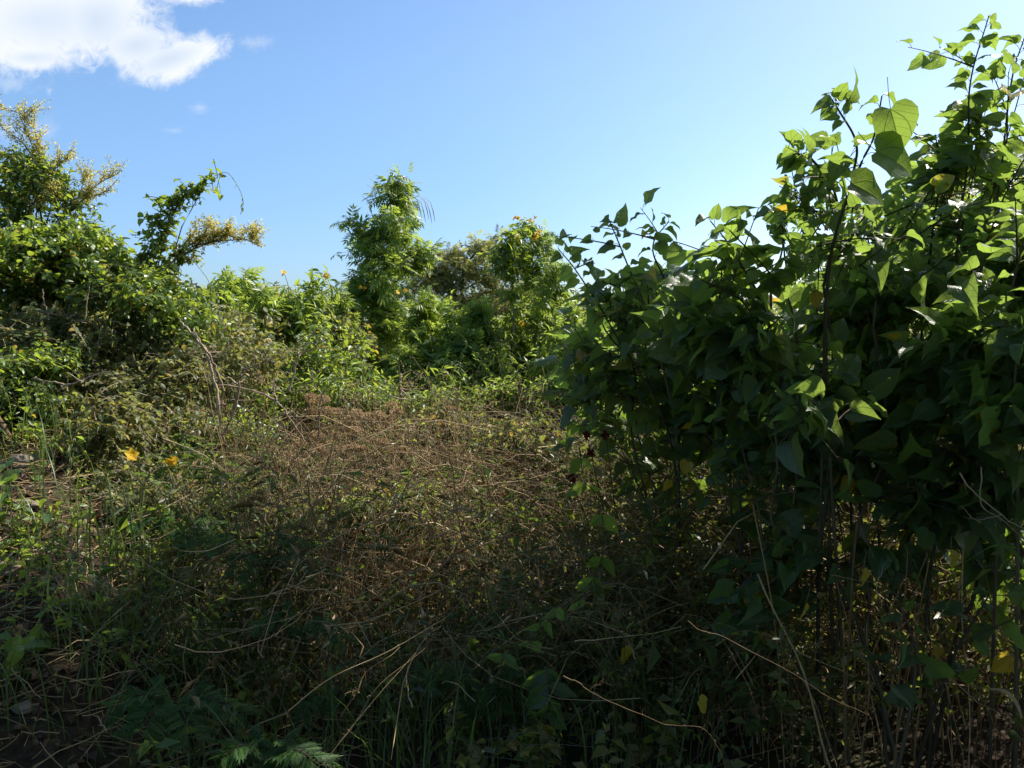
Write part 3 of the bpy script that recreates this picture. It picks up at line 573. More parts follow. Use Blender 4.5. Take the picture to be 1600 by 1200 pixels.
LB = [
 ('tangled bush of dark vine leaves left of centre below the arching shoot', [(200, 450, 5.4, 75, 50, .5), (250, 470, 5.3, 55, 50, .4), (290, 500, 5.3, 45, 45, .4)], 520, .052, 0),
 ('wide bank of dusty vine leaves with dead twigs at the left edge', [(60, 520, 5.2, 110, 50, .5), (150, 530, 5.2, 90, 50, .5)], 560, .046, 1),
 ('sloping bush of small leaves and straw stems falling to the centre', [(330, 520, 5.8, 60, 50, .5), (380, 560, 5.6, 70, 50, .5), (300, 570, 5.2, 70, 50, .4)], 520, .044, 1),
 ('overhanging vine bush with pale leaves above the dark hollow at the left edge', [(30, 605, 4.6, 62, 34, .35), (75, 625, 4.6, 34, 30, .25), (0, 640, 4.6, 30, 30, .25)], 300, .040, 2),
 ('curtain of vine leaves hanging beside the dark hollow', [(115, 650, 4.7, 36, 42, .25), (150, 640, 4.7, 40, 42, .25), (100, 600, 4.8, 45, 30, .3)], 220, .048, 1),
 ('leafy tangle with thin straw stems between the hollow and the leaning sticks', [(220, 600, 5.0, 80, 50, .4), (260, 660, 4.8, 60, 46, .35), (190, 670, 4.6, 50, 40, .3)], 480, .042, 1),
 ('dark green bush in the gap behind the leaning dead sticks', [(430, 600, 6.3, 62, 48, .4), (480, 560, 6.6, 60, 50, .4), (400, 640, 6.0, 50, 36, .35)], 420, .05, 0),
 ('low green bush with fresh leaves at the foot of the leaning sticks', [(320, 680, 4.9, 60, 40, .35), (380, 670, 5.1, 55, 34, .3), (290, 730, 4.5, 60, 36, .3)], 300, .042, 2),
 ('straggly weed bush above the grass with pale stems', [(190, 740, 4.3, 60, 40, .3), (150, 700, 4.5, 45, 34, .3), (230, 770, 4.1, 55, 34, .3)], 240, .036, 1),
]
for lb, bl, n_, s_, kd in LB:
    bush(lb, 'bush', bl, int(n_ * 1.25), OVAL, s_ * .78, (M_vine, M_vine_dry, M_vine)[kd], 'vine_bush', m_=7, length=.22, stemmat=M_stick if kd == 1 else M_twig, nb=22 if kd == 1 else 12, r0=.007 if kd == 1 else .011, up=(.2, -.35, .8))

for lb, bl, n_ in (('vine-covered bush carrying on past the left edge', [(-190, 520, 5.6, 110, 90, .5), (-330, 560, 5.4, 100, 80, .5)], 520), ('lower vine-covered bush further out past the left edge', [(-520, 600, 5.2, 130, 80, .5), (-700, 640, 4.8, 120, 80, .5)], 520),
                   ('leafy bush on the bank just past the left edge', [(-260, 800, 4.2, 100, 60, .4), (-420, 860, 3.8, 90, 60, .4)], 360)):
    bush(lb, 'bush', bl, n_, OVAL, .045, M_vine, 'vine_bush', m_=6, length=.24, nb=14)

# ------------------------------------------------------------------ centre: trees and bushes in the middle distance
def slim_tree(label, name, blobs, n, T, size, mat, trunk, r0=.035, **kw):
    base = at(*trunk[0]); base = np.array([base[0], base[1], float(ground_z(base[0], base[1])) - .05]); e = thing(name, label, 'tree', base, kw.pop('group', None))
    Tr = Acc(); C = wob(spline([base] + [at(*q) for q in trunk[1:]], 20), .035); Tr.tubes(C[None], np.linspace(r0, r0 * .25, 20)[None], 8)
    P = clumpify(blob_points(blobs, n), max(4, n // 12), kw.get('clump', .4)); L = kw.get('length', .35)
    near = C[((P[:, None] - C[None]) ** 2).sum(-1).argmin(1)]; ax = nrm(nrm(P - near + 1e-3) + np.array([0, 0, kw.get('rise', .4)]) + rng.normal(size=P.shape) * .4)
    P0 = P - ax * L * .5; PT, An, S, D = sprigs(P0, ax, L * rng.uniform(.6, 1.3, len(P)), kw.get('m_', 5), kw.get('droop', .25)); B = Acc(); B.tubes(PT, np.linspace(.0032, .001, 5)[None] * kw.get('tw', 1), 3)
    k = rng.choice(len(P0), min(kw.get('nb', 24), len(P0)), replace=False)
    q = np.clip(((P0[k][:, None] - C[None]) ** 2).sum(-1).argmin(1) - 2, 1, 19); m2 = (C[q] + P0[k]) / 2 + [0, 0, .02]
    B.tubes(np.stack([C[q], m2, P0[k]], 1), np.array([[.010, .007, .004]]) * r0 / .035, 4)
    F = Acc(); leafy(F, An, S, D, T, size, droop=kw.get('ld', .45), upn=(0.1, -.2, .9))
    Tr.obj('trunk', kw.get('bark', M_twig), e); B.obj('branch', M_twig, e); F.obj('crown', mat, e); return e
BT = slim_tree('tall narrow bell tree with bright green leaves and hanging pods, highest in the centre', 'bell_tree',
    [(615, 282, 9.5, 20, 18, .3), (612, 315, 9.5, 32, 28, .4), (622, 350, 9.5, 38, 34, .5), (562, 345, 9.5, 24, 14, .3), (580, 362, 9.5, 20, 10, .3), (580, 385, 9.5, 36, 28, .5), (630, 395, 9.5, 36, 34, .5), (600, 430, 9.5, 42, 30, .6), (575, 455, 9.5, 32, 34, .5), (608, 480, 9.4, 40, 36, .6), (612, 525, 9.3, 38, 40, .5), (600, 580, 9.2, 46, 40, .5), (650, 400, 9.6, 18, 24, .2)],
    520, PINN, .155, M_bell, [(612, 640, 9.5), (606, 500, 9.5), (610, 380, 9.5), (614, 300, 9.5)], length=.3, clump=.95, ld=.2)
for px, py, dd_ in ((652, 316, 9.3), (658, 320, 9.3), (663, 316, 9.4), (668, 322, 9.3), (588, 290, 9.5), (584, 300, 9.5), (673, 320, 9.4), (576, 318, 9.5)):
    A_ = Acc(); p0 = at(px, py, dd_); A_.tubes([[p0 + [-.08, 0, .09], p0 + [0, 0, .03], p0 + [.03, 0, -.08], p0 + [.05, .01, -.2]]], [[.002, .004, .006, .002]], 5); A_.obj('seed_pod', M_pod, BT)
add_blooms(BT, [(567, 449, 8.9, 2), (629, 455, 8.8, 2), (575, 523, 8.7, 2), (594, 560, 8.7, 1)], .042)
b_ = slim_tree('grey-green feathery tree with rusty yellow tips standing behind the bell tree', 'feathery_tree',
    [(690, 425, 13, 34, 26, .5), (722, 405, 13, 34, 26, .5), (762, 398, 13, 34, 34, .5), (775, 362, 13, 12, 14, .2), (700, 470, 13, 60, 44, .7), (760, 470, 13, 60, 60, .7), (650, 460, 13, 34, 44, .5), (720, 540, 12.5, 80, 40, .6), (800, 520, 13, 50, 50, .5), (545, 458, 13.5, 20, 10, .3), (665, 400, 13, 20, 26, .3), (725, 385, 13, 24, 14, .3), (700, 400, 13, 26, 14, .3), (745, 375, 13, 20, 14, .2), (680, 430, 13, 44, 30, .3), (795, 430, 13, 40, 40, .3), (650, 500, 13, 40, 40, .4), (830, 480, 13, 40, 40, .3)],
    800, PINN, .125, M_feather, [(735, 600, 13), (725, 500, 13), (740, 420, 13), (765, 370, 13)], r0=.04, length=.42, nb=30, m_=8, ld=.2, clump=.6, tw=.9)
T2 = slim_tree('slender bare-stemmed bell tree with golden flowers at its crown', 'bell_tree', [(822, 355, 8.5, 20, 16, .2), (848, 372, 8.5, 18, 18, .25), (838, 405, 8.5, 24, 24, .3), (815, 390, 8.5, 20, 24, .3), (850, 440, 8.5, 14, 16, .2), (828, 445, 8.5, 14, 12, .2), (852, 480, 8.6, 14, 20, .2), (835, 500, 8.5, 14, 20, .15), (826, 560, 8.5, 18, 24, .2)], 165, PINN, .12, M_bell,
    [(835, 640, 8.5), (836, 520, 8.5), (833, 430, 8.5), (832, 350, 8.5)], r0=.015, bark=M_stick, length=.2, clump=.6, ld=.25, group='slender bell trees')
add_blooms(T2, [(808, 339, 8.3, 4), (833, 344, 8.3, 3), (842, 366, 8.2, 4), (838, 374, 8.2, 3)], .036)
slim_tree('slender bare-stemmed tree with a small dark drooping crown, left of the flowering one', 'bell_tree', [(785, 395, 8.3, 26, 20, .25), (795, 420, 8.3, 24, 20, .25), (800, 372, 8.3, 16, 18, .2), (800, 470, 8.3, 12, 20, .15), (790, 530, 8.3, 16, 22, .2)], 120, LANCE, .085, M_vine,
    [(795, 640, 8.3), (796, 520, 8.3), (795, 430, 8.3), (792, 390, 8.3)], r0=.015, bark=M_stick, length=.26, m_=7, group='slender bell trees')
slim_tree('thinnest bare-stemmed tree beside the heart-leaved stand, sparse leaves', 'bell_tree', [(866, 440, 8.0, 14, 22, .2), (858, 470, 8.0, 16, 14, .2), (868, 410, 8.0, 10, 14, .15)], 40, PINN, .14, M_bell,
    [(862, 640, 8.0), (864, 520, 8.0), (866, 400, 8.0)], r0=.014, bark=M_stick, length=.24, group='slender bell trees')
CB = [
 ('small pointed bush with bright leaves on the skyline left of centre', [(368, 455, 8.2, 26, 26, .3), (372, 485, 8.2, 36, 34, .4), (392, 450, 8.4, 12, 20, .2)], 190, PINN, .17, M_bell),
 ('sparse bell bush on the skyline with a yellow flower at its top', [(455, 470, 8.0, 36, 26, .4), (495, 460, 8.0, 26, 30, .3), (492, 432, 8.0, 10, 12, .15), (470, 510, 7.8, 50, 36, .4)], 190, LANCE, .095, M_bell),
 ('olive bush behind the dead sticks, just below the skyline', [(420, 505, 7.6, 50, 34, .4), (355, 510, 7.6, 46, 28, .4), (530, 520, 8.4, 40, 40, .4), (540, 480, 9.5, 34, 14, .3)], 330, OVAL, .06, M_vine_dry),
 ('shadowed bush at the foot of the tall bell tree', [(540, 560, 7.8, 45, 50, .4), (560, 610, 7.2, 60, 34, .4), (510, 600, 7.0, 46, 34, .35)], 300, OVAL, .06, M_vine),
 ('upright bright green bush right of the tall bell tree', [(668, 500, 8.8, 22, 26, .25), (672, 545, 8.6, 30, 32, .3), (655, 590, 8.2, 40, 30, .3)], 210, PINN, .15, M_bell),
 ('leaning bright green bush in the middle between two sets of thin trunks', [(738, 505, 8.4, 24, 22, .25), (728, 540, 8.2, 28, 26, .3), (712, 575, 8.0, 36, 26, .3)], 210, PINN, .15, M_bell),
 ('fresh green bush with small yellow flowers behind the thin trunks', [(800, 515, 9.0, 34, 24, .3), (806, 555, 8.9, 42, 30, .35), (790, 600, 8.6, 46, 26, .3)], 240, PINN, .14, M_bell),
 ('sunlit bush wedged between the thin trunks and the heart-leaved stand', [(880, 520, 7.2, 34, 34, .3), (865, 575, 7.0, 46, 34, .3), (915, 590, 6.4, 46, 40, .3), (930, 540, 6.6, 26, 30, .2)], 300, LANCE, .085, M_bell),
 ('yellow-green scrub under the slender trees, level with the straw stems', [(770, 630, 7.2, 70, 28, .3), (850, 640, 6.6, 60, 28, .3), (690, 640, 7.2, 50, 24, .3)], 360, OVAL, .045, M_vine_dry),
 ('feathery green thicket on the skyline between the sparse bell bush and the tall bell tree', [(530, 500, 9.5, 40, 40, .4), (470, 500, 9.3, 60, 34, .4), (410, 480, 9.2, 44, 30, .4), (320, 500, 9.0, 50, 28, .4)], 420, PINN, .13, M_feather),
 ('bright leafy thicket filling the ground between the tall bell tree and the slender trees', [(690, 600, 7.6, 70, 36, .4), (760, 590, 7.8, 60, 40, .4), (620, 620, 7.4, 50, 30, .3), (700, 520, 9.6, 60, 50, .4)], 520, LANCE, .08, M_bell),
 ('leafy green bush behind the dry seed heads, left of the straight tan stalks', [(560, 615, 6.2, 60, 26, .3), (490, 610, 6.2, 50, 26, .3), (620, 630, 6.0, 40, 20, .25)], 300, LANCE, .055, M_bell),
 ('leafy green bush behind the dry weeds in front of the bare-stemmed trees', [(780, 610, 6.4, 60, 26, .3), (700, 620, 6.2, 50, 24, .3), (860, 610, 6.2, 50, 28, .3)], 340, LANCE, .055, M_bell),
 ('pale green weed bush rising from the dry weeds in the very middle', [(700, 660, 5.6, 60, 34, .3), (640, 680, 5.4, 50, 30, .3)], 260, OVAL, .035, M_vine_dry),
 ('olive weed bush in half shade right of the very middle', [(800, 680, 5.2, 70, 34, .3), (860, 700, 4.9, 50, 34, .3)], 280, OVAL, .034, M_vine_dry),
 ('yellowish weed bush between the grass and the dry patch', [(400, 770, 4.2, 60, 34, .3), (350, 800, 4.0, 50, 34, .3), (450, 800, 4.0, 50, 30, .3)], 300, LANCE, .05, M_vine_dry),
 ('low fresh weed bush under the pale bow-shaped stem', [(560, 790, 3.9, 70, 34, .3), (640, 780, 4.0, 50, 34, .3)], 240, LANCE, .045, M_vine),
]
for i, (lb, bl, n_, T_, s_, mt) in enumerate(CB):
    e = bush(lb, 'bush', bl, n_, T_, s_, mt, 'bush', m_=5, length=.3, droop=.3, nb=14)
    if i == 1: add_blooms(e, [(510, 431, 7.8, 1), (443, 426, 7.8, 1)], .055)
    if i == 6: add_blooms(e, [(819, 507, 8.6, 2), (784, 560, 8.6, 1)], .05)
SAP = [('thin sapling leaning left beside the pointed skyline bush', 345, 432, 7.0, 18, LANCE, .075), ('taller sapling with open leaves right of the pointed skyline bush', 412, 442, 7.4, 20, LANCE, .08),
 ('feathery sapling left of the tall bell tree', 532, 452, 8.6, 20, PINN, .11), ('sapling close against the right side of the tall bell tree', 662, 458, 8.8, 20, PINN, .12), ('upright sapling in front of the feathery tree, left one', 700, 470, 8.4, 20, LANCE, .08),
 ('upright sapling in front of the feathery tree, right one', 752, 462, 8.4, 20, PINN, .12), ('sapling with yellowish leaves between the bare-stemmed trees', 815, 470, 8.8, 18, LANCE, .075), ('sapling whose top touches the left end of the heart-leaved stand', 895, 470, 6.8, 20, LANCE, .08),
 ('leafy sapling just outside the left end of the heart-leaved stand, level with its top', 925, 470, 6.2, 24, LANCE, .08), ('pale sapling right of the sapling with yellowish leaves', 858, 480, 8.6, 16, PINN, .11), ('short bright sapling under the dark drooping crown', 775, 520, 8.0, 20, LANCE, .075), ('short bright sapling below the tall bell tree', 640, 540, 8.0, 22, PINN, .12), ('short sapling above the dry seed heads', 575, 560, 7.2, 22, LANCE, .07), ('short sapling above the forked tan twig', 500, 545, 6.8, 22, LANCE, .07)]
for lb, px, py, d, rx, T_, sz in SAP:
    H_ = 640 - py; bl = [(px + rng.normal() * 4, py + H_ * f + 10, d, rx * (.6 + .9 * f), H_ * .17, .25) for f in (.04, .22, .42, .64, .85)]
    slim_tree(lb, 'sapling', [(a, b, c, q * .8, r_, z_) for a, b, c, q, r_, z_ in bl], int(120 + H_ * .45), T_, sz, M_bell, [(px + 4, 640, d), (px + 3, (py + 640) / 2, d), (px, py + 12, d)], r0=.012, length=.22, m_=5, clump=.6, ld=.25, nb=14, group='saplings in the thicket')
# hanging dry stems and a low dark bush round the hollow
bush('steep drape of vines and dry stems down the bank right of the hollow', 'bush', [(150, 690, 4.3, 34, 46, .2), (185, 640, 4.4, 40, 50, .25), (110, 700, 4.4, 24, 34, .2)], 240, OVAL, .036, M_vine_dry, 'vine_bush', m_=7, length=.24, droop=.8, stemmat=M_stick, nb=26, r0=.005)
bush('dark vine bush roofing the hollow at the left edge', 'bush', [(20, 570, 4.6, 60, 34, .3), (90, 560, 4.7, 50, 30, .3), (-10, 640, 4.7, 30, 40, .3)], 260, OVAL, .038, M_vine, 'vine_bush', m_=6, length=.2, nb=12)
bush('yellow-green small-leaved tree rising behind the heart-leaved stand near the right edge', 'tree', [(1480, 300, 6.5, 70, 60, .5), (1560, 330, 6.5, 90, 90, .6), (1420, 380, 6.4, 90, 60, .6), (1500, 450, 6.4, 150, 90, .7), (1620, 480, 6.4, 90, 200, .7), (1350, 470, 6.6, 90, 70, .6)], 900, OVAL, .075, M_bell, 'small_leaved_tree', m_=5, length=.3, nb=30, r0=.03)
bush('wispy plant with thin grey fronds showing against the bright sky behind the stand', 'plant', [(1462, 250, 5.2, 26, 22, .2), (1590, 235, 5.2, 26, 22, .2), (1470, 285, 5.2, 24, 24, .2)], 40, FERN, .13, M_feather, 'frond_plant', m_=4, length=.2, nb=6)
bush('thin vine with small dark leaves hanging at the bright left edge of the stand', 'vine', [(1225, 330, 3.6, 22, 30, .15), (1245, 380, 3.6, 24, 24, .15)], 26, OVAL, .05, M_heart, 'climbing_vine', m_=5, length=.12, nb=5, droop=.6)
# thick leafage low between the stand and the bushes
bush('dense bright undershrub seen through the gaps of the heart-leaved stand', 'bush', [(1130, 560, 5.6, 160, 60, .5), (1350, 620, 5.4, 190, 80, .5), (1560, 640, 5.4, 150, 100, .5), (1060, 640, 5.2, 120, 50, .4)], 900, OVAL, .062, M_bell, 'bush', m_=5, length=.28, nb=24)
bush('scrubby undershrub filling the shade behind the dry canes', 'bush', [(1180, 760, 4.8, 150, 70, .4), (1400, 800, 4.6, 170, 90, .4), (1570, 860, 4.4, 120, 90, .4), (1040, 780, 5.0, 90, 60, .3)], 620, OVAL, .05, M_vine, 'bush', m_=5, length=.24, nb=24)

# far woods along the horizon
A_ = Acc(); xs = rng.uniform(-60, 60, 26000); dist = rng.uniform(30, 46, 26000); hh = 1.6 + 1.15 * (1 + .35 * np.sin(xs * .35) + .3 * np.sin(xs * .83 + 2) + .18 * np.sin(xs * 2.1)) * (dist / 38)
P = np.stack([xs, dist, rng.random(26000) ** .6 * hh + .3], 1)
A_.mixed(SMALL, P, nrm(rng.normal(size=P.shape) + [0, 0, .3]), rng.normal(size=P.shape) + [0, 0, .8], rng.uniform(.25, .5, len(P)), width=np.full(len(P), .9))
kind(tag(A_.obj('distant_treeline', M_vine_dry), 'low dark treeline along the horizon seen between the bushes', 'treeline'), 'stuff')

# ------------------------------------------------------------------ undergrowth
def field(n, d0, d1, x0=-80, x1=1680, bias=1.0):
    d = d0 + (d1 - d0) * rng.random(n) ** bias; px = rng.uniform(x0, x1, n)
    X = (px - 800) / FPX * d; Y = d.copy(); return X, Y, px
def bare(X, Y):
    """0 on the bare bank at the left, 1 where weeds grow thick"""
    return sm((X + 1.62 * Y / 3.2 * 1.0 - 0.0) / (.35 * Y / 3)) 
def weed_height(X, Y, px):
    h = .74 + .16 * np.sin(1.9 * X + 1) * np.sin(1.4 * Y) + .14 * np.sin(4.3 * X - Y) * np.sin(3.7 * Y + X) 
    h = h * (1 - .2 * sm((Y - 4.8) / 1.5))
    return h * (0.30 + .70 * bare(X, Y)) * (0.72 + .28 * sm((Y - 2.2) / 2)) 
def weeds(n, d0, d1, x0, x1, hs, *a, wid=1.0, **k): return weeds_(n, d0, d1, x0, x1, hs, *a, wid=wid, **k)
def weeds_(n, d0, d1, x0, x1, hs, leaf, mat_leaf, mat_stem, name, label, twigs=5, m_=5, sides=3, keep=None, bias=1.0, lean=.5, stemr=.0022, wid=1.0):
    X, Y, px = field(n, d0, d1, x0, x1, bias); k = rng.random(n) < (.12 + .88 * bare(X, Y)) if keep is None else keep(X, Y)
    X, Y, px = X[k], Y[k], px[k]; n = len(X); base = np.stack([X, Y, ground_z(X, Y)], 1); h = weed_height(X, Y, px) * hs * rng.uniform(.5, 1.1, n)
    ln = rng.normal(size=(n, 3)) * lean * h[:, None]; ln[:, 2] = 0; t = np.linspace(0, 1, 6)[None, :, None]
    C = base[:, None] + np.array([0, 0, 1.0]) * h[:, None, None] * (t * (1.25 - .25 * t)) + ln[:, None] * t ** 1.7 + rng.normal(size=(n, 6, 3)) * .012 * t
    A_ = Acc(); A_.tubes(C, np.linspace(stemr, stemr * .35, 6)[None], sides)
    idx = rng.integers(2, 6, (n, twigs)); P = C[np.arange(n)[:, None], idx].reshape(-1, 3); ax = nrm(rng.normal(size=P.shape) + [0, 0, .7]); L = np.repeat(h, twigs) * rng.uniform(.12, .38, len(P))
    PT, An, S, D = sprigs(P, ax, L, m_, .3); A_.tubes(PT, np.linspace(stemr * .6, stemr * .25, 5)[None], 3)
    A_.mixed(SMALL, An, nrm(S + D * .4 + rng.normal(size=S.shape) * .3 - [0, 0, .2]), rng.normal(size=S.shape) * .6 + [.2, -.1, .9], leaf * np.exp(rng.normal(size=len(An)) * .4), width=wid, mi=1)
    return kind(tag(A_.obj(name, [mat_stem, mat_leaf]), label, 'undergrowth'), 'stuff')
def patch(X, Y, f, ph, lo, hi): return sm((np.sin(f * X + ph) * np.sin(f * 1.3 * Y + 2 * ph) + .5 * np.sin(2.7 * f * X - f * Y + ph) + .5 * np.sin(3.1 * f * Y + ph * 3) - lo) / (hi - lo))
gk = lambda f, ph, lo, hi, base: (lambda X, Y: rng.random(len(X)) < (base + (1 - base) * patch(X, Y, f, ph, lo, hi)) * (.12 + .88 * bare(X, Y)))
weeds(2500, 2.6, 8.5, -60, 1680, 1.0, .022, M_ground, M_twig, 'undergrowth', 'tangled green and brown weeds covering the ground', bias=.8, lean=.35, wid=.7, keep=gk(3.1, .7, -.4, .6, .15))
weeds(2300, 2.7, 7.5, 280, 1300, 1.0, .040, M_dry, M_drydark, 'dry_weeds', 'dry brown seeding weeds in the middle of the clearing', twigs=5, m_=4, bias=.75, lean=.55, stemr=.0018, wid=.22, keep=lambda X, Y: rng.random(len(X)) < (.15 + .85 * np.exp(-((X / Y + .17) / .17) ** 2)) * (.3 + .7 * patch(X, Y, 2.3, 2.0, -.7, .4)))
weeds(1300, 2.7, 7.5, 260, 1100, .95, .042, M_grass, M_twig, 'leafy_weeds', 'taller narrow-leaved weeds scattered through the clearing', twigs=5, m_=5, bias=.8, lean=.4, wid=.32, keep=gk(3.7, 5.0, -.3, .5, .1))
weeds(420, 2.0, 3.8, 60, 1250, .6, .034, M_ground, M_twig, 'low_weeds', 'low shaded leafy weeds at the near edge', bias=.9, lean=.6, keep=gk(4.0, 1.0, -.2, .6, .08))
weeds(520, 2.6, 5.5, -80, 360, .8, .026, M_vine, M_twig, 'seedlings', 'scattered small green seedlings and creepers over the bank', twigs=4, m_=4, bias=.8, lean=.8, keep=gk(5.0, 2.2, -.1, .6, .1) if False else (lambda X, Y: rng.random(len(X)) < .25 + .75 * patch(X, Y, 4.4, 2.2, -.1, .6)))
# straw: long arching pale stems
n_ = 7000; X, Y, px = field(n_, 2.7, 7.2, 260, 1600, .9); k = (rng.random(n_) < bare(X, Y)) & (rng.random(n_) < .25 + .75 * patch(X, Y, 2.6, 4.0, -.5, .6)); X, Y, px = X[k], Y[k], px[k]; n_ = len(X)
H = weed_height(X, Y, px) * rng.uniform(.35, 1.3, n_); a = rng.normal(size=n_) * .9 + np.where(np.sin(X * 1.7 + Y) > 0, .3, 2.9); ln = rng.uniform(.2, 1.5, n_) * H; t = np.linspace(0, 1, 8)[None, :, None]; B0 = np.stack([X, Y, ground_z(X, Y)], 1)
C = B0[:, None] + np.array([0, 0, 1.]) * (H[:, None, None] * (1.5 * t - .5 * t ** 3 - .25 * t ** 4)) + np.stack([np.cos(a), np.sin(a), 0 * a], 1)[:, None] * ln[:, None, None] * t ** 1.6 + rng.normal(size=(n_, 8, 3)) * .004
A_ = Acc(); A_.tubes(C, (.0008 + .0030 * rng.random(n_) ** 4)[:, None] * np.linspace(1.2, .5, 8)[None], 4); kind(tag(A_.obj('straw', M_dry), 'long arching straw stems standing among the weeds', 'straw'), 'stuff')
n_ = 2200; X, Y, px = field(n_, 3.1, 5.6, 330, 1000, .85); k = rng.random(n_) < (.12 + .88 * np.exp(-((X / Y + .18) / .14) ** 2)) * patch(X, Y, 3.3, 1.1, -.8, .5); X, Y, px = X[k], Y[k], px[k]; n_ = len(X); H = weed_height(X, Y, px) * rng.uniform(.7, 1.5, n_); t = np.linspace(0, 1, 8)[None, :, None]; B0 = np.stack([X, Y, ground_z(X, Y)], 1)
ln = rng.normal(size=(n_, 3)) * [.22, .18, 0] * H[:, None]; C = B0[:, None] + np.array([0, 0, 1.]) * (H[:, None, None] * t) + ln[:, None] * t ** 1.5 + rng.normal(size=(n_, 8, 3)) * .005
A_ = Acc(); A_.tubes(C, rng.uniform(.0009, .0024, n_)[:, None] * np.linspace(1.2, .5, 8)[None], 4)
k = rng.choice(n_, 500, replace=True); P = np.repeat(C[k, -1], 14, 0) + rng.normal(size=(7000, 3)) * [.022, .022, .016]; A_.mixed(SMALL, P, nrm(rng.normal(size=P.shape)), rng.normal(size=P.shape), rng.uniform(.006, .014, 7000), mi=1)
kind(tag(A_.obj('standing_straw', [M_dry, M_seed]), 'upright straw stalks with small dry seed heads in the middle of the clearing', 'straw'), 'stuff')
# dense tangle under the stand
weeds(1700, 2.5, 5.2, 940, 1680, 1.2, .026, M_ground, M_drydark, 'shaded_undergrowth', 'shaded tangle of leaves and thin stems under the heart-leaved stand', twigs=6, bias=.8, lean=.5, keep=gk(2.9, 3.0, -.7, .3, .3))

# long criss-crossing dry stems
n_ = 2600; X, Y, px = field(n_, 2.4, 7.5, 120, 1680, .8); k = rng.random(n_) < bare(X, Y); X, Y, px = X[k], Y[k], px[k]; n_ = len(X)
hh = weed_height(X, Y, px) * rng.uniform(.15, 1.02, n_); C0 = np.stack([X, Y, ground_z(X, Y) + hh], 1); D = nrm(rng.normal(size=(n_, 3)) * [1, .7, .38]); L = rng.uniform(.15, .85, n_)
t = np.linspace(-.5, .5, 7)[None, :, None]; B_ = nrm(rng.normal(size=(n_, 3))) * (L * .18)[:, None]
C = C0[:, None] + D[:, None] * (L[:, None, None] * t) + B_[:, None] * (t * t * 4 - .5) + rng.normal(size=(n_, 7, 3)) * .004
A_ = Acc(); A_.tubes(C, (.0006 + .0020 * rng.random(n_) ** 2.2)[:, None] * np.linspace(1.2, .6, 7)[None], 4); kind(tag(A_.obj('dry_twigs', M_dry), 'criss-crossing straw stems and fine twigs through the weeds', 'dry twigs'), 'stuff')

# grass
def grass(n, X, Y, h, w_, name=None, mats=M_grass, bend=.6):
    n = len(X); base = np.stack([X, Y, ground_z(X, Y)], 1); h = h * rng.uniform(.5, 1.15, n); a = rng.uniform(0, 6.28, n); dr = np.stack([np.cos(a), np.sin(a), a * 0], 1)
    t = np.linspace(0, 1, 7)[None, :, None]; bd = (bend * rng.uniform(.3, 1.3, n) * h)[:, None, None]
    C = base[:, None] + np.array([0, 0, 1.0]) * h[:, None, None] * (t - .32 * bend * t ** 3) + dr[:, None] * bd * t ** 2.2
    W = w_ * rng.uniform(.6, 1.2, n)[:, None] * np.array([.7, 1, 1, .9, .7, .42, .03])[None]; sd = nrm(np.cross(dr, [0, 0, 1.0]) + rng.normal(size=(n, 3)) * .3)
    A_ = Acc(); A_.blades(C, W, sd); return A_
X, Y, px = field(7200, 2.2, 7.5, -60, 1100, .8); k = rng.random(len(X)) < bare(X, Y) * .8 + .2; X, Y = X[k], Y[k]
kind(tag(grass(0, X, Y, .48, .0028).obj('grass', M_grass), 'thin grass growing through the weeds', 'grass'), 'stuff')
def grass_clump(label, px, py, d, n, h, w_, r_, bend=.6):
    b = at(px, py, d); z = float(ground_z(b[0], b[1])); X = b[0] + rng.normal(size=n) * r_; Y = b[1] + rng.normal(size=n) * r_
    o_ = grass(n, X, Y, h, w_, bend=bend).obj('grass_clump', M_grass, origin=(b[0], b[1], z)); return tag(o_, label, 'grass clump', 'clumps of long grass')
for a_ in (('tall upright green grass clump at the edge of the bank, left of the ferny plant', 215, 980, 3.5, 46, .6, .0035, .09, .5), ('drooping grass clump with pale blades just above the dark left corner', 185, 990, 3.0, 90, .40, .0032, .10, 1.0),
           ('sunlit grass clump below the left ferny plant', 320, 960, 3.3, 90, .45, .0045, .12, .7), ('clump of dull bent grass in the shade at the bottom left', 90, 1120, 2.6, 45, .34, .0022, .12, 1.1),
           ('grass clump at the foot of the low green bush under the leaning sticks', 400, 800, 4.4, 60, .5, .005, .08, .4), ('grass clump left of the two golden flowers', 150, 760, 4.3, 34, .36, .003, .1, .5),
           ('bright upright grass beside the left end of the heart-leaved stand', 940, 640, 5.4, 60, .95, .007, .10, .3), ('long grass clump right of the grey leaning twig in the centre', 560, 720, 5.0, 50, .5, .005, .12, .6)):
    grass_clump(*a_)

X, Y = rng.uniform(-9, 9, 9000), rng.uniform(-3, 9, 9000); k = (np.abs(X) > .68 * np.maximum(Y, .6)) | (Y < 1.6); X, Y = X[k], Y[k]; k = np.hypot(X, Y) > 1.2; X, Y = X[k], Y[k]
kind(tag(grass(0, X, Y, .42, .004).obj('side_grass', M_grass), 'rough grass on either side of the clearing', 'grass'), 'stuff')
weeds(1500, 1.2, 9.0, -1500, -60, 1.5, .035, M_ground, M_twig, 'side_weeds', 'weeds carrying on over the bank past the left edge', twigs=5, m_=5, bias=.7, lean=.5, keep=lambda X, Y: X < 99)
weeds(1700, 1.2, 9.0, 1690, 3400, 1.1, .035, M_ground, M_twig, 'side_weeds', 'weeds carrying on past the right edge of the stand', twigs=5, m_=5, bias=.7, lean=.5, keep=lambda X, Y: X < 99)
weeds(900, 8.0, 16.0, -300, 1900, 1.1, .06, M_ground, M_twig, 'far_weeds', 'rough weeds running back towards the far treeline', twigs=5, m_=5, bias=1, lean=.4, keep=lambda X, Y: X < 99)

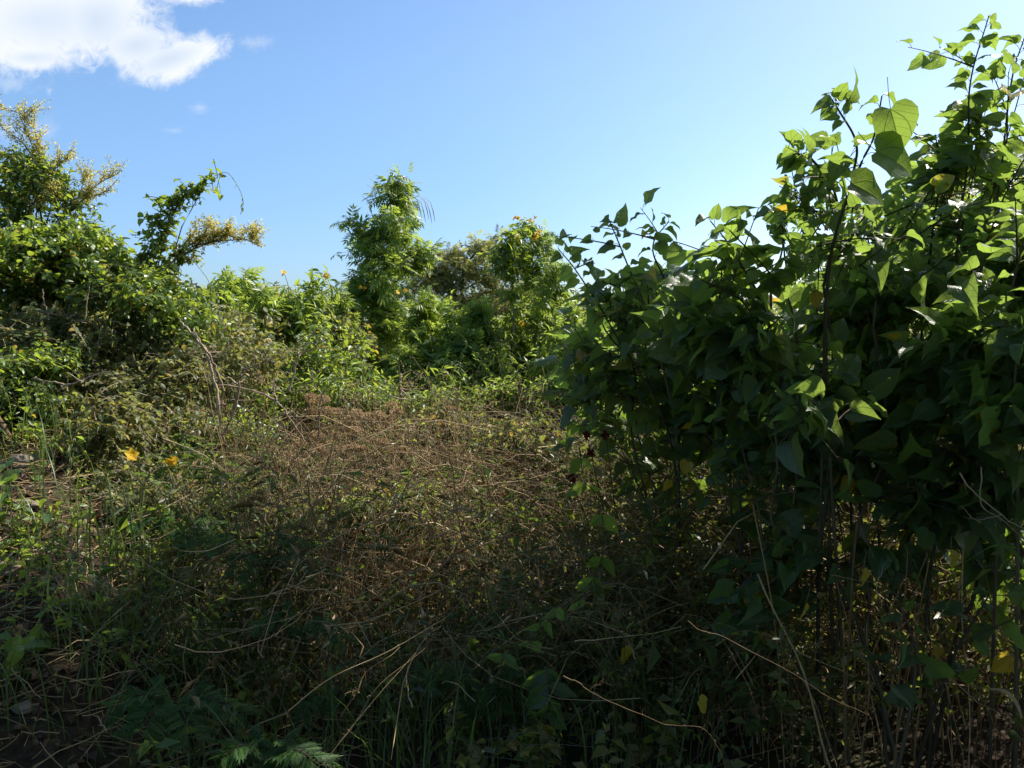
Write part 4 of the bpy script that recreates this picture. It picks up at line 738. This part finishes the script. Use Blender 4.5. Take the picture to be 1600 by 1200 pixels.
# litter of the bare bank: fallen leaves, twigs, stones
X, Y, px = field(5200, 2.2, 6.5, -120, 420, .8); k = rng.random(len(X)) < 1.0 - .8 * bare(X, Y); X, Y = X[k], Y[k]; n_ = len(X)
A_ = Acc(); P = np.stack([X, Y, ground_z(X, Y) + rng.uniform(0, .035, n_)], 1); A_.mixed(OVAL + HEART[3:5], P, nrm(rng.normal(size=P.shape) * [1, 1, .35]), rng.normal(size=P.shape) * .5 + [0, 0, 1], rng.uniform(.01, .042, n_))
kind(tag(A_.obj('leaf_litter', M_fallen), 'brown fallen leaves scattered over the bare bank', 'leaf litter'), 'stuff')
X, Y, px = field(2600, 2.1, 6.0, -120, 560, .8); n_ = len(X); C0 = np.stack([X, Y, ground_z(X, Y) + rng.uniform(0, .07, n_)], 1); D = nrm(rng.normal(size=(n_, 3)) * [1, 1, .25]); t = np.linspace(-.5, .5, 5)[None, :, None]; L = rng.uniform(.05, .3, n_)
C = C0[:, None] + D[:, None] * (L[:, None, None] * t) + rng.normal(size=(n_, 5, 3)) * .005
A_ = Acc(); A_.tubes(C, rng.uniform(.0007, .0022, (n_, 1)), 4); kind(tag(A_.obj('fallen_twigs', M_dry), 'fine dead twigs lying on the bare bank', 'fallen twigs'), 'stuff')
import bmesh
from mathutils import noise as mnoise
def stone(label, px, py, d, s_, squash=.6):
    b = at(px, py, d); z = float(ground_z(b[0], b[1])); bm = bmesh.new(); bmesh.ops.create_icosphere(bm, subdivisions=4, radius=1); sd = Vector(rng.normal(size=3) * 9)
    for v in bm.verts:
        c = v.co.copy(); k1 = mnoise.noise(c * 1.1 + sd); k2 = mnoise.noise(c * 3 + sd); k3 = mnoise.noise(c * 9 + sd); q = 1 + .45 * k1 + .16 * k2 + .05 * k3
        v.co = Vector((c.x * q * 1.3, c.y * q, max(c.z * q, -.4) * squash)) * s_
    me = bpy.data.meshes.new('stone'); bm.to_mesh(me); bm.free(); me.materials.append(M_rock)
    me.polygons.foreach_set('use_smooth', [True] * len(me.polygons)); o_ = bpy.data.objects.new('stone', me); COL.objects.link(o_); o_.location = (b[0], b[1], z - s_ * .05); tag(o_, label, 'stone', 'stones on the bank'); return o_
stone('large pale stone on the bank just below the broad dark leaf', 40, 800, 4.1, .065, .8)
stone('flat pale stone half buried in fallen leaves, lowest but one on the bank', 22, 925, 3.25, .05)
stone('greyish stone in the shaded hollow under the large pale one', 42, 845, 3.7, .05)
stone('small brown stone in the dark bottom left corner under the leafy plant', 38, 1130, 2.55, .03)

# ------------------------------------------------------------------ dead sticks, forked twigs
def stick(label, lines, r0, mat=M_stick, name='dead_stick', group='dead sticks in the weeds', cat='stick', taper=.45, wobble=.0018):
    my = np.mean([q[1] for ln in lines for q in ln]); md = np.mean([q[2] for ln in lines for q in ln]); mx_ = lines[0][0][0]
    if my > 690 and mx_ > 300 and mx_ < 1250: k0 = min(1, .9 * .8 / ((my - 515) / FPX) / md); lines = [[(a, b, c * k0) for a, b, c in ln] for ln in lines]; r0 = r0 * max(k0, .8)
    if my <= 690 and 270 < mx_ < 640: lines = [[(a, b, c * .87) for a, b, c in ln] for ln in lines]; r0 *= .9
    if my > 880: r0 *= .45; mat = M_dry if mat is M_stick else mat
    A_ = Acc(); o0 = at(*lines[0][0])
    for i, ln in enumerate(lines):
        C = wob(spline([at(*q) for q in ln], 22), wobble); r_ = r0 * (1 if i == 0 else .7); kn = 1 + .22 * (np.sin(np.linspace(0, 1, 22) * (17 + 4 * i)) > .82)
        C = C + rng.normal(size=C.shape) * r_ * .45; A_.tubes(C[None], (r_ * np.linspace(1, taper, 22) * kn)[None], 6)
        for q in rng.integers(4, 20, 3): A_.tubes(spline([C[q], C[q] + rng.normal(size=3) * r_ * 4, C[q] + rng.normal(size=3) * r_ * 9], 5)[None], np.linspace(r_ * .5, r_ * .2, 5)[None], 4)
    o_ = A_.obj(name, mat, origin=o0); tag(o_, label, cat, group); return o_
SK = [
 ('long pale leaning stick with a dark knee, first of the pair above the hollow', [[(342, 650, 5.0), (335, 600, 5.0), (322, 552, 5.0), (300, 520, 5.0), (280, 500, 5.1)]], .010),
 ('second long pale stick crossing just right of the knee-bent one', [[(348, 610, 4.9), (332, 565, 4.9), (315, 535, 4.9), (300, 512, 4.9)], [(343, 680, 4.9), (345, 640, 4.9), (348, 610, 4.9)]], .008),
 ('tan stick rising to a short fork in the middle of the left thicket', [[(348, 682, 4.8), (362, 650, 4.8), (371, 613, 4.8), (376, 585, 4.8), (384, 573, 4.8)], [(371, 600, 4.8), (356, 590, 4.8), (352, 600, 4.8)], [(380, 578, 4.8), (410, 566, 4.8), (424, 560, 4.8)]], .008),
 ('pale stick lying almost level, running into the elbow of the grey branch', [[(352, 603, 5.1), (390, 610, 5.1), (432, 626, 5.0), (452, 650, 5.0), (476, 692, 5.0)], [(432, 626, 5.0), (426, 600, 5.0)]], .008),
 ('forked tan twig standing over the dry seed heads', [[(497, 690, 5.2), (500, 650, 5.2), (503, 620, 5.2), (520, 596, 5.2), (540, 590, 5.2)], [(503, 620, 5.2), (492, 596, 5.2), (488, 575, 5.2)]], .006),
 ('straight slanting stick reaching up from the thicket to the skyline bush', [[(452, 610, 5.4), (462, 570, 5.4), (480, 535, 5.4), (500, 505, 5.4)], [(470, 553, 5.4), (494, 540, 5.4), (512, 528, 5.4)]], .007),
 ('short broken upright stub between bell tree and seed heads', [[(626, 625, 6.5), (625, 600, 6.5), (627, 584, 6.5)]], .014),
 ('long bare twig running level through the vine bushes at the left', [[(62, 484, 5.0), (100, 495, 5.0), (130, 502, 5.0), (168, 500, 5.0), (200, 510, 5.0)], [(104, 497, 5.0), (122, 490, 5.0)]], .006),
 ('thin upright straw above the level twig in the vine bushes', [[(133, 498, 4.9), (136, 465, 4.9), (140, 445, 4.9)]], .004),
 ('second upright straw, further left, above the level twig', [[(76, 500, 4.9), (70, 470, 4.9), (66, 452, 4.9)]], .004),
 ('curved brown branch framing the top of the dark hollow', [[(48, 590, 4.5), (80, 598, 4.5), (110, 600, 4.5), (140, 588, 4.5), (170, 582, 4.5)]], .007),
 ('long rusty stem sloping down from the green bushes into the dry weeds', [[(230, 668, 4.7), (270, 668, 4.7), (310, 685, 4.6), (350, 705, 4.5), (420, 744, 4.4)]], .006),
 ('pale bow-shaped stem arching over the dry weeds in the centre', [[(485, 776, 4.0), (500, 752, 4.0), (519, 731, 4.0), (535, 718, 4.0), (556, 709, 4.0)]], .004),
 ('pale stem with an upward elbow in the dry weeds right of centre', [[(708, 797, 4.0), (726, 795, 4.0), (752, 804, 4.0), (774, 814, 4.0)], [(724, 795, 4.0), (716, 780, 4.0)]], .005),
 ('thin white twig angled over the dim weeds, left of the elbowed stem', [[(668, 838, 3.8), (678, 842, 3.8), (695, 833, 3.8), (718, 822, 3.8)], [(677, 842, 3.8), (670, 832, 3.8)]], .003),
 ('dark upright stem through the middle of the dry weeds', [[(760, 880, 3.8), (728, 850, 3.8), (716, 805, 3.8), (706, 735, 3.8), (702, 700, 3.8)]], .005),
 ('second dark upright stem just right of the first in the dry weeds', [[(766, 830, 4.0), (764, 771, 4.0), (755, 720, 4.0), (752, 690, 4.0)]], .004),
 ('curved dark branch rising through the left of the dry weeds', [[(522, 900, 3.6), (505, 850, 3.6), (485, 790, 3.6), (480, 750, 3.6)]], .005),
 ('long pale grass stalk crossing the dark bottom centre up to the right', [[(451, 1110, 2.7), (500, 1072, 2.7), (543, 1048, 2.7), (600, 1022, 2.75), (640, 1000, 2.8), (696, 967, 2.8)]], .0024),
 ('bent pale stalk with a bright elbow under the long crossing stalk', [[(532, 1120, 2.6), (548, 1092, 2.6), (558, 1078, 2.6), (575, 1050, 2.65), (605, 1028, 2.65), (622, 1010, 2.7)], [(558, 1079, 2.6), (548, 1081, 2.6), (538, 1084, 2.6)]], .0026),
 ('double grey stalk running down to the bottom edge left of centre', [[(505, 1195, 2.5), (545, 1140, 2.55), (590, 1085, 2.6), (650, 1020, 2.7)], [(515, 1180, 2.5), (560, 1120, 2.55), (600, 1070, 2.6), (662, 1010, 2.7)]], .0022),
 ('thin curved straw over the shaded fern left of centre', [[(446, 970, 3.0), (452, 950, 3.0), (462, 932, 3.0), (465, 918, 3.0)], [(430, 995, 3.0), (445, 975, 3.0), (472, 954, 3.0)]], .003),
 ('thick pale twig slanting down in the dark right of the hanging vine', [[(880, 1056, 2.6), (900, 1066, 2.6), (920, 1080, 2.6), (960, 1100, 2.6), (1037, 1132, 2.6)], [(920, 1080, 2.6), (935, 1068, 2.6), (943, 1050, 2.6)], [(1037, 1132, 2.6), (1090, 1138, 2.6), (1118, 1160, 2.6), (1130, 1200, 2.6)]], .0032),
 ('long tan stem sweeping down to the right across the dark shrub foot', [[(1075, 971, 2.5), (1100, 988, 2.5), (1128, 997, 2.5), (1175, 1020, 2.5), (1240, 1053, 2.5), (1290, 1088, 2.5), (1360, 1120, 2.5)], [(1128, 997, 2.5), (1150, 1035, 2.5), (1172, 1078, 2.5), (1180, 1110, 2.5)]], .0035),
 ('bright three-armed twig in front of the dry canes', [[(1299, 899, 2.2), (1335, 903, 2.2), (1371, 910, 2.2)], [(1371, 910, 2.2), (1374, 897, 2.2), (1381, 884, 2.2)], [(1371, 910, 2.2), (1373, 935, 2.2), (1374, 962, 2.2)]], .003),
 ('long grey stalk crossing the dry canes down to the right edge', [[(1365, 972, 2.3), (1408, 998, 2.3), (1461, 1044, 2.3), (1520, 1070, 2.3), (1600, 1092, 2.3)], [(1408, 998, 2.3), (1395, 960, 2.3), (1377, 925, 2.3)]], .003),
 ('pair of bent tan straws hanging at the right edge over the shaded leaves', [[(1498, 738, 2.0), (1520, 765, 2.0), (1565, 805, 2.0), (1610, 830, 2.0)], [(1533, 730, 2.0), (1536, 790, 2.0), (1565, 815, 2.0), (1615, 850, 2.0)], [(1565, 805, 2.0), (1522, 811, 2.0), (1505, 790, 2.0)]], .0022),
 ('tan stem branching to the right at the top of the dry canes', [[(1493, 952, 2.4), (1547, 984, 2.4), (1605, 1015, 2.4)], [(1490, 950, 2.4), (1530, 937, 2.4)], [(1488, 972, 2.4), (1530, 974, 2.4), (1570, 985, 2.4)]], .003),
 ('pale forked twig lying on the bare bank among fallen leaves', [[(15, 886, 3.3), (45, 888, 3.3), (72, 890, 3.3)], [(72, 890, 3.3), (62, 910, 3.25), (40, 925, 3.2), (24, 942, 3.2)], [(5, 875, 3.35), (40, 877, 3.3), (72, 888, 3.3)]], .004),
 ('straight pale twig poking up between the bank and the grass', [[(85, 945, 3.1), (100, 912, 3.1), (121, 880, 3.15)]], .004),
 ('pale twig behind the first golden flower, beside the bank grass', [[(160, 750, 4.2), (175, 738, 4.2), (200, 722, 4.2)]], .004),
 ('rusty fallen branch lying level above the left ferny plant', [[(215, 783, 4.0), (260, 795, 4.0), (300, 800, 4.0), (330, 798, 4.0)], [(265, 740, 4.1), (278, 775, 4.0), (290, 796, 4.0)], [(272, 820, 3.9), (285, 806, 3.95), (296, 799, 4.0)]], .005),
]
for i, (lb, ln, r_) in enumerate(SK):
    stick(lb, ln, r_, M_drydark if (lb.startswith('thick pale twig') or lb.startswith('long tan stem sweep') or 'dark' in lb.split(' in ')[0][:12] or 'rusty' in lb) else M_stick)
A_ = Acc(); C = wob(spline([at(*q) for q in ((-8, 770, 4.2), (4, 735, 4.2), (10, 700, 4.2), (4, 670, 4.2), (-12, 640, 4.3))], 24), .004); A_.tubes(C[None], (.019 * (1 + .14 * np.sin(np.linspace(0, 50, 24))))[None] * np.linspace(1.1, .8, 24)[None], 12)
tag(A_.obj('dead_vine', M_drydark, origin=C[0]), 'thick ringed brown vine trunk bending out of the hollow at the left edge', 'trunk')

# dry canes under the heart-leaved stand
cane_px = np.concatenate([rng.uniform(1320, 1640, 60), rng.uniform(1180, 1330, 10)])
for i, px in enumerate(cane_px):
    d = rng.uniform(2.3, 3.5); b = at(px, 1000, d); z = float(ground_z(b[0], b[1])); H = rng.uniform(.45, .95); ln = rng.normal() * .22 + (.12 if rng.random() < .4 else 0)
    A_ = Acc(); t_ = np.linspace(0, 1, 14)[:, None]; C = np.array([b[0], b[1], z]) + np.array([0, 0, H]) * t_ + np.array([ln * H, rng.normal() * .08, 0]) * t_ ** 1.3
    C = wob(C, .006); kn = 1 + .25 * (np.arange(14) % 4 == 0); A_.tubes(C[None], (rng.uniform(.0014, .0036) * np.linspace(1, .7, 14) * kn)[None], 6)
    tag(A_.obj('dry_cane', M_dry if i % 2 else M_drydark, origin=C[0]), ('pale straw' if i % 2 else 'dark brown') + (' cane leaning over' if abs(ln) > .22 else ' cane standing upright') + ' under the heart-leaved shrubs' + (' near the right edge' if px > 1480 else ' below the middle of the stand' if px < 1400 else ''), 'cane', 'dry canes under the stand')
def curl_blade(label, pts, w_, mat=M_dry):
    C = spline([at(*q) for q in pts], 14); A_ = Acc(); W = w_ * np.sin(np.linspace(.25, 2.9, 14)) ** .6; A_.blades(C[None], W[None], nrm(np.array([[.5, -.3, .75]]))); o_ = A_.obj('dry_grass_leaf', mat, origin=C[0]); tag(o_, label, 'dry leaf', 'curled dry blades')
curl_blade('curled papery blade arching among the dry canes', [(1403, 1040, 2.3), (1410, 1015, 2.3), (1427, 1003, 2.3), (1464, 981, 2.3)], .006)
curl_blade('short papery blade standing above the arching one', [(1457, 958, 2.3), (1463, 945, 2.3), (1477, 936, 2.3)], .006)
curl_blade('long drooping papery blade near the right edge over the canes', [(1547, 1076, 2.2), (1570, 1080, 2.2), (1588, 1098, 2.2), (1597, 1122, 2.2)], .006)
curl_blade('green arching grass blade at the right edge below the bent straws', [(1505, 880, 2.1), (1555, 852, 2.1), (1588, 866, 2.1), (1606, 900, 2.1)], .006, M_grass)

# ------------------------------------------------------------------ dried seed heads
def seed_weed(label, px, py, d, heads, spread, r_=.035):
    c = at(px, py, d); b = np.array([c[0] + .05, c[1], float(ground_z(c[0], c[1]))]); e = thing('dried_weed', label, 'dried weed', b, 'dried seed-head weeds'); St = Acc()
    for k in range(heads):
        h = c + rng.normal(size=3) * np.array([spread, spread * .7, spread * .6]); C = spline([b, b * .4 + h * .6 + rng.normal(size=3) * .03, h], 10); St.tubes(C[None], np.linspace(.0028, .0012, 10)[None], 4)
        H = Acc(); n = 90; u = nrm(rng.normal(size=(n, 3)) + [0, 0, .5]) * r_ * rng.uniform(.75, 1.05, (n, 1)) * [1.2, 1.2, .75]; St.tubes(np.stack([np.repeat(h[None], 24, 0), h + u[:24] * .6, h + u[:24]], 1), np.full((24, 3), .0007), 3)
        for q in range(3): H.mixed(SMALL, h + u, nrm(u + rng.normal(size=u.shape) * .02), rng.normal(size=u.shape), np.full(n, .014), width=np.full(n, 1.1))
        H.obj('seed_head', M_seed, e)
    St.obj('stem', M_drydark, e)
for a_ in (('dried weed with large tan seed heads under the forked tan twig', 500, 640, 5.2, 7, .07), ('dried weed with round seed heads right below the broken upright stub', 605, 655, 5.4, 8, .07), ('dried weed with small heads between the two largest clusters', 560, 658, 5.5, 6, .07),
           ('reddish brown dried weed low left of the seed-head clusters', 455, 720, 4.7, 7, .09, .028), ('spread dried weed with dull heads below the forked tan twig', 520, 700, 4.8, 8, .1, .028), ('dried weed with faded heads furthest right of the clusters', 700, 655, 5.6, 6, .09, .028),
           ('dried weed in half shade above the curved dark branch', 590, 720, 4.6, 7, .11, .024), ('dried weed at the left rim of the dry patch beside the rusty stem', 400, 740, 4.5, 6, .09, .026)):
    seed_weed(*a_)

# ------------------------------------------------------------------ ferny plants, small leafy plants, flowers, hanging vines
def ferny(label, px, py, d, fr, size, mat=M_fern, rise=.35, flen=.34):
    c = at(px, py, d); b = np.array([c[0], c[1] + .1, float(ground_z(c[0], c[1]))]); e = thing('ferny_plant', label, 'plant', b, 'ferny low plants'); St = Acc(); F = Acc()
    for px2, py2, d2 in fr:
        tip = at(px2, py2, d2); C = spline([b, b * .35 + c * .65 + [0, 0, .03], (c + tip) / 2 + [0, 0, .04], tip], 24); St.tubes(C[None], np.linspace(.0035, .0012, 24)[None], 4)
        T = nrm(np.gradient(C, axis=0)); k = np.arange(10, 24); sd = np.where(k % 2, 1., -1.)[:, None]; S = nrm(np.cross(T[k], [0, 0, 1.])) * sd
        F.mixed(FERN, np.repeat(C[k], 2, 0), nrm(np.concatenate([S + T[k] * .5, -S + T[k] * .5]).reshape(2, -1, 3).transpose(1, 0, 2).reshape(-1, 3) + rng.normal(size=(28, 3)) * .12), np.array([.1, -.35, .9]) + rng.normal(size=(28, 3)) * .2, size * rng.uniform(.7, 1.15, 28))
    St.obj('stem', M_twig, e); F.obj('frond', mat, e)
ferny('ferny plant with finely divided fronds catching the sun left of centre', 410, 870, 3.2, [(330, 852, 3.1), (480, 855, 3.1), (440, 835, 3.2), (500, 890, 3.0), (370, 895, 3.0), (300, 845, 3.3)], .085)
ferny('bright ferny sprays reaching left over the grass at the bank', 280, 830, 3.6, [(210, 820, 3.5), (255, 812, 3.6), (330, 825, 3.6), (300, 850, 3.4), (345, 815, 3.7)], .085)
ferny('dark ferny plant in deep shade at the bottom left of the photo', 270, 1110, 2.5, [(180, 1100, 2.4), (240, 1080, 2.5), (330, 1090, 2.5), (380, 1115, 2.4), (220, 1140, 2.3), (300, 1150, 2.3)], .085)
ferny('dark ferny plant touching the bottom edge left of the stalks', 420, 1190, 2.3, [(350, 1180, 2.2), (400, 1160, 2.3), (470, 1165, 2.3), (500, 1195, 2.2)], .08)
ferny('dim ferny spray under the thin curved straw', 470, 985, 2.9, [(400, 975, 2.8), (440, 960, 2.9), (520, 975, 2.9), (540, 1000, 2.8)], .08)
ferny('small ferny sprig beside the bent pale stalk', 500, 1110, 2.6, [(485, 1105, 2.6), (520, 1098, 2.6), (470, 1125, 2.5)], .05)
ferny('shaded ferny plant under the low hanging vine leaves at the bottom centre', 760, 1080, 2.7, [(700, 1060, 2.7), (820, 1050, 2.7), (650, 1050, 2.7), (780, 1110, 2.6), (720, 1120, 2.6)], .075)
def leafy_plant(label, px, py, d, n, size, spread, mat=M_vine, T=None, h=None, name='leafy_plant', m_=5):
    c = at(px, py, d); b = np.array([c[0], c[1], float(ground_z(c[0], c[1]))]); e = thing(name, label, 'plant', b, 'small leafy plants on the bank')
    P = c + rng.normal(size=(n, 3)) * spread; ax = nrm(P - b + rng.normal(size=P.shape) * .1); L = np.full(n, size * 2.2); P0 = P - ax * L[:, None] * .6; PT, An, S, D = sprigs(P0, ax, L, m_, .1); St = Acc(); St.tubes(PT, np.linspace(.002, .001, 5)[None], 4); branches(St, b, P0, .002, .0015)
    F = Acc(); leafy(F, An, S, D, T or OVAL, size, droop=.25, upn=(.1, -.45, .85), sj=.2); St.obj('stem', M_twig, e); F.obj('foliage', mat, e); return e
leafy_plant('bushy seedling with rounded fresh leaves in the bottom left corner', 45, 1040, 2.7, 11, .062, .085, M_bell, [HEART[0], OVAL[0], OVAL[2]])
leafy_plant('small seedling with a whorl of pale narrow leaves in the dark hollow', 32, 680, 4.3, 3, .055, .02, M_bell, LANCE)
leafy_plant('seedling with three round leaves on a level twig above the large pale stone', 72, 742, 4.0, 3, .062, .04, M_bell, [HEART[0], HEART[2]], m_=3)
leafy_plant('broad dark ribbed leaf seedling at the left edge beside the vine trunk', 10, 755, 3.4, 2, .10, .03, M_heart, [HEART[0], HEART[2]], m_=2)
leafy_plant('yellowish seedling at the left edge under the bank twigs', 8, 905, 3.2, 3, .05, .03, M_bell)
leafy_plant('spreading seedling beside the pale forked twig', 100, 905, 3.3, 6, .035, .07, M_bell)
leafy_plant('pale sprawling seedlings at the left edge above the leafy corner plant', 10, 975, 3.0, 8, .04, .05, M_vine_dry)
for lb, px, py, d, n, sz in (('golden flower on a thin stalk left of its twin, above the ferny sprays', 203, 712, 4.1, 1, .055), ('second golden flower, drooping, right of its twin', 268, 722, 4.1, 2, .05)):
    c = at(px, py, d); b = np.array([c[0] + .03, c[1], float(ground_z(c[0], c[1]))]); e = thing('golden_flower', lb, 'flower', b, 'golden flowers above the ferny sprays'); St = Acc(); St.tubes(spline([b, (b + c) / 2 + [.02, 0, .02], c], 12)[None], np.linspace(.003, .0015, 12)[None], 4); St.obj('stem', M_twig, e)
    bloom_cluster(c, n, sz, .012).obj('petals', M_bloom, e)
c = at(925, 720, 3.4); b = np.array([c[0] + .1, c[1], float(ground_z(c[0], c[1]))]); e = thing('red_flowered_weed', 'weed with dark red ragged flowers at the left rim of the heart-leaved stand', 'plant', b); St = Acc()
for px, py in ((917, 679), (947, 681), (923, 707), (892, 747)):
    h = at(px, py, 3.4); St.tubes(spline([b, (b + h) / 2 + [.03, 0, .05], h], 12)[None], np.linspace(.004, .0015, 12)[None], 4); H = Acc(); u = nrm(rng.normal(size=(34, 3))); H.mixed(OVAL, h + u * .005, u, rng.normal(size=u.shape), np.full(34, .02) * rng.uniform(.5, 1.2, 34)); H.obj('flower', M_red, e)
St.obj('stem', M_twig, e)
def hanging_vine(label, pts, n, size, mat, T=LANCE, wid=1.5):
    C = wob(spline([at(*q) for q in pts], 30), .006); e = thing('hanging_vine', label, 'vine', C[0], 'hanging vines'); St = Acc(); St.tubes(C[None], np.linspace(.0024, .0012, 30)[None], 4); F = Acc(); k = np.linspace(2, 29, n).astype(int); k2 = np.repeat(k, 2)
    m = len(k2); S = np.stack([np.tile([-1., 1.], n), rng.normal(size=m) * .4, np.full(m, -.9)], 1); F.mixed(T, C[k2], nrm(S + rng.normal(size=S.shape) * .3), np.array([.3, -1, .3]) + rng.normal(size=S.shape) * .45, size * rng.uniform(.7, 1.2, m), width=np.full(m, wid)); St.obj('stem', M_twig, e); F.obj('foliage', mat, e)
hanging_vine('vine with bright pointed leaves dangling in front of the dry weeds right of centre', [(905, 700, 2.9), (914, 745, 2.9), (935, 775, 2.9), (945, 830, 2.85), (940, 880, 2.8), (930, 900, 2.8)], 5, .085, M_bell, wid=1.7)
hanging_vine('dark vine hanging in the shade below the bright dangling one', [(930, 900, 2.8), (900, 940, 2.7), (850, 960, 2.65), (835, 1000, 2.6), (785, 1020, 2.6)], 6, .075, M_heart, wid=1.6)
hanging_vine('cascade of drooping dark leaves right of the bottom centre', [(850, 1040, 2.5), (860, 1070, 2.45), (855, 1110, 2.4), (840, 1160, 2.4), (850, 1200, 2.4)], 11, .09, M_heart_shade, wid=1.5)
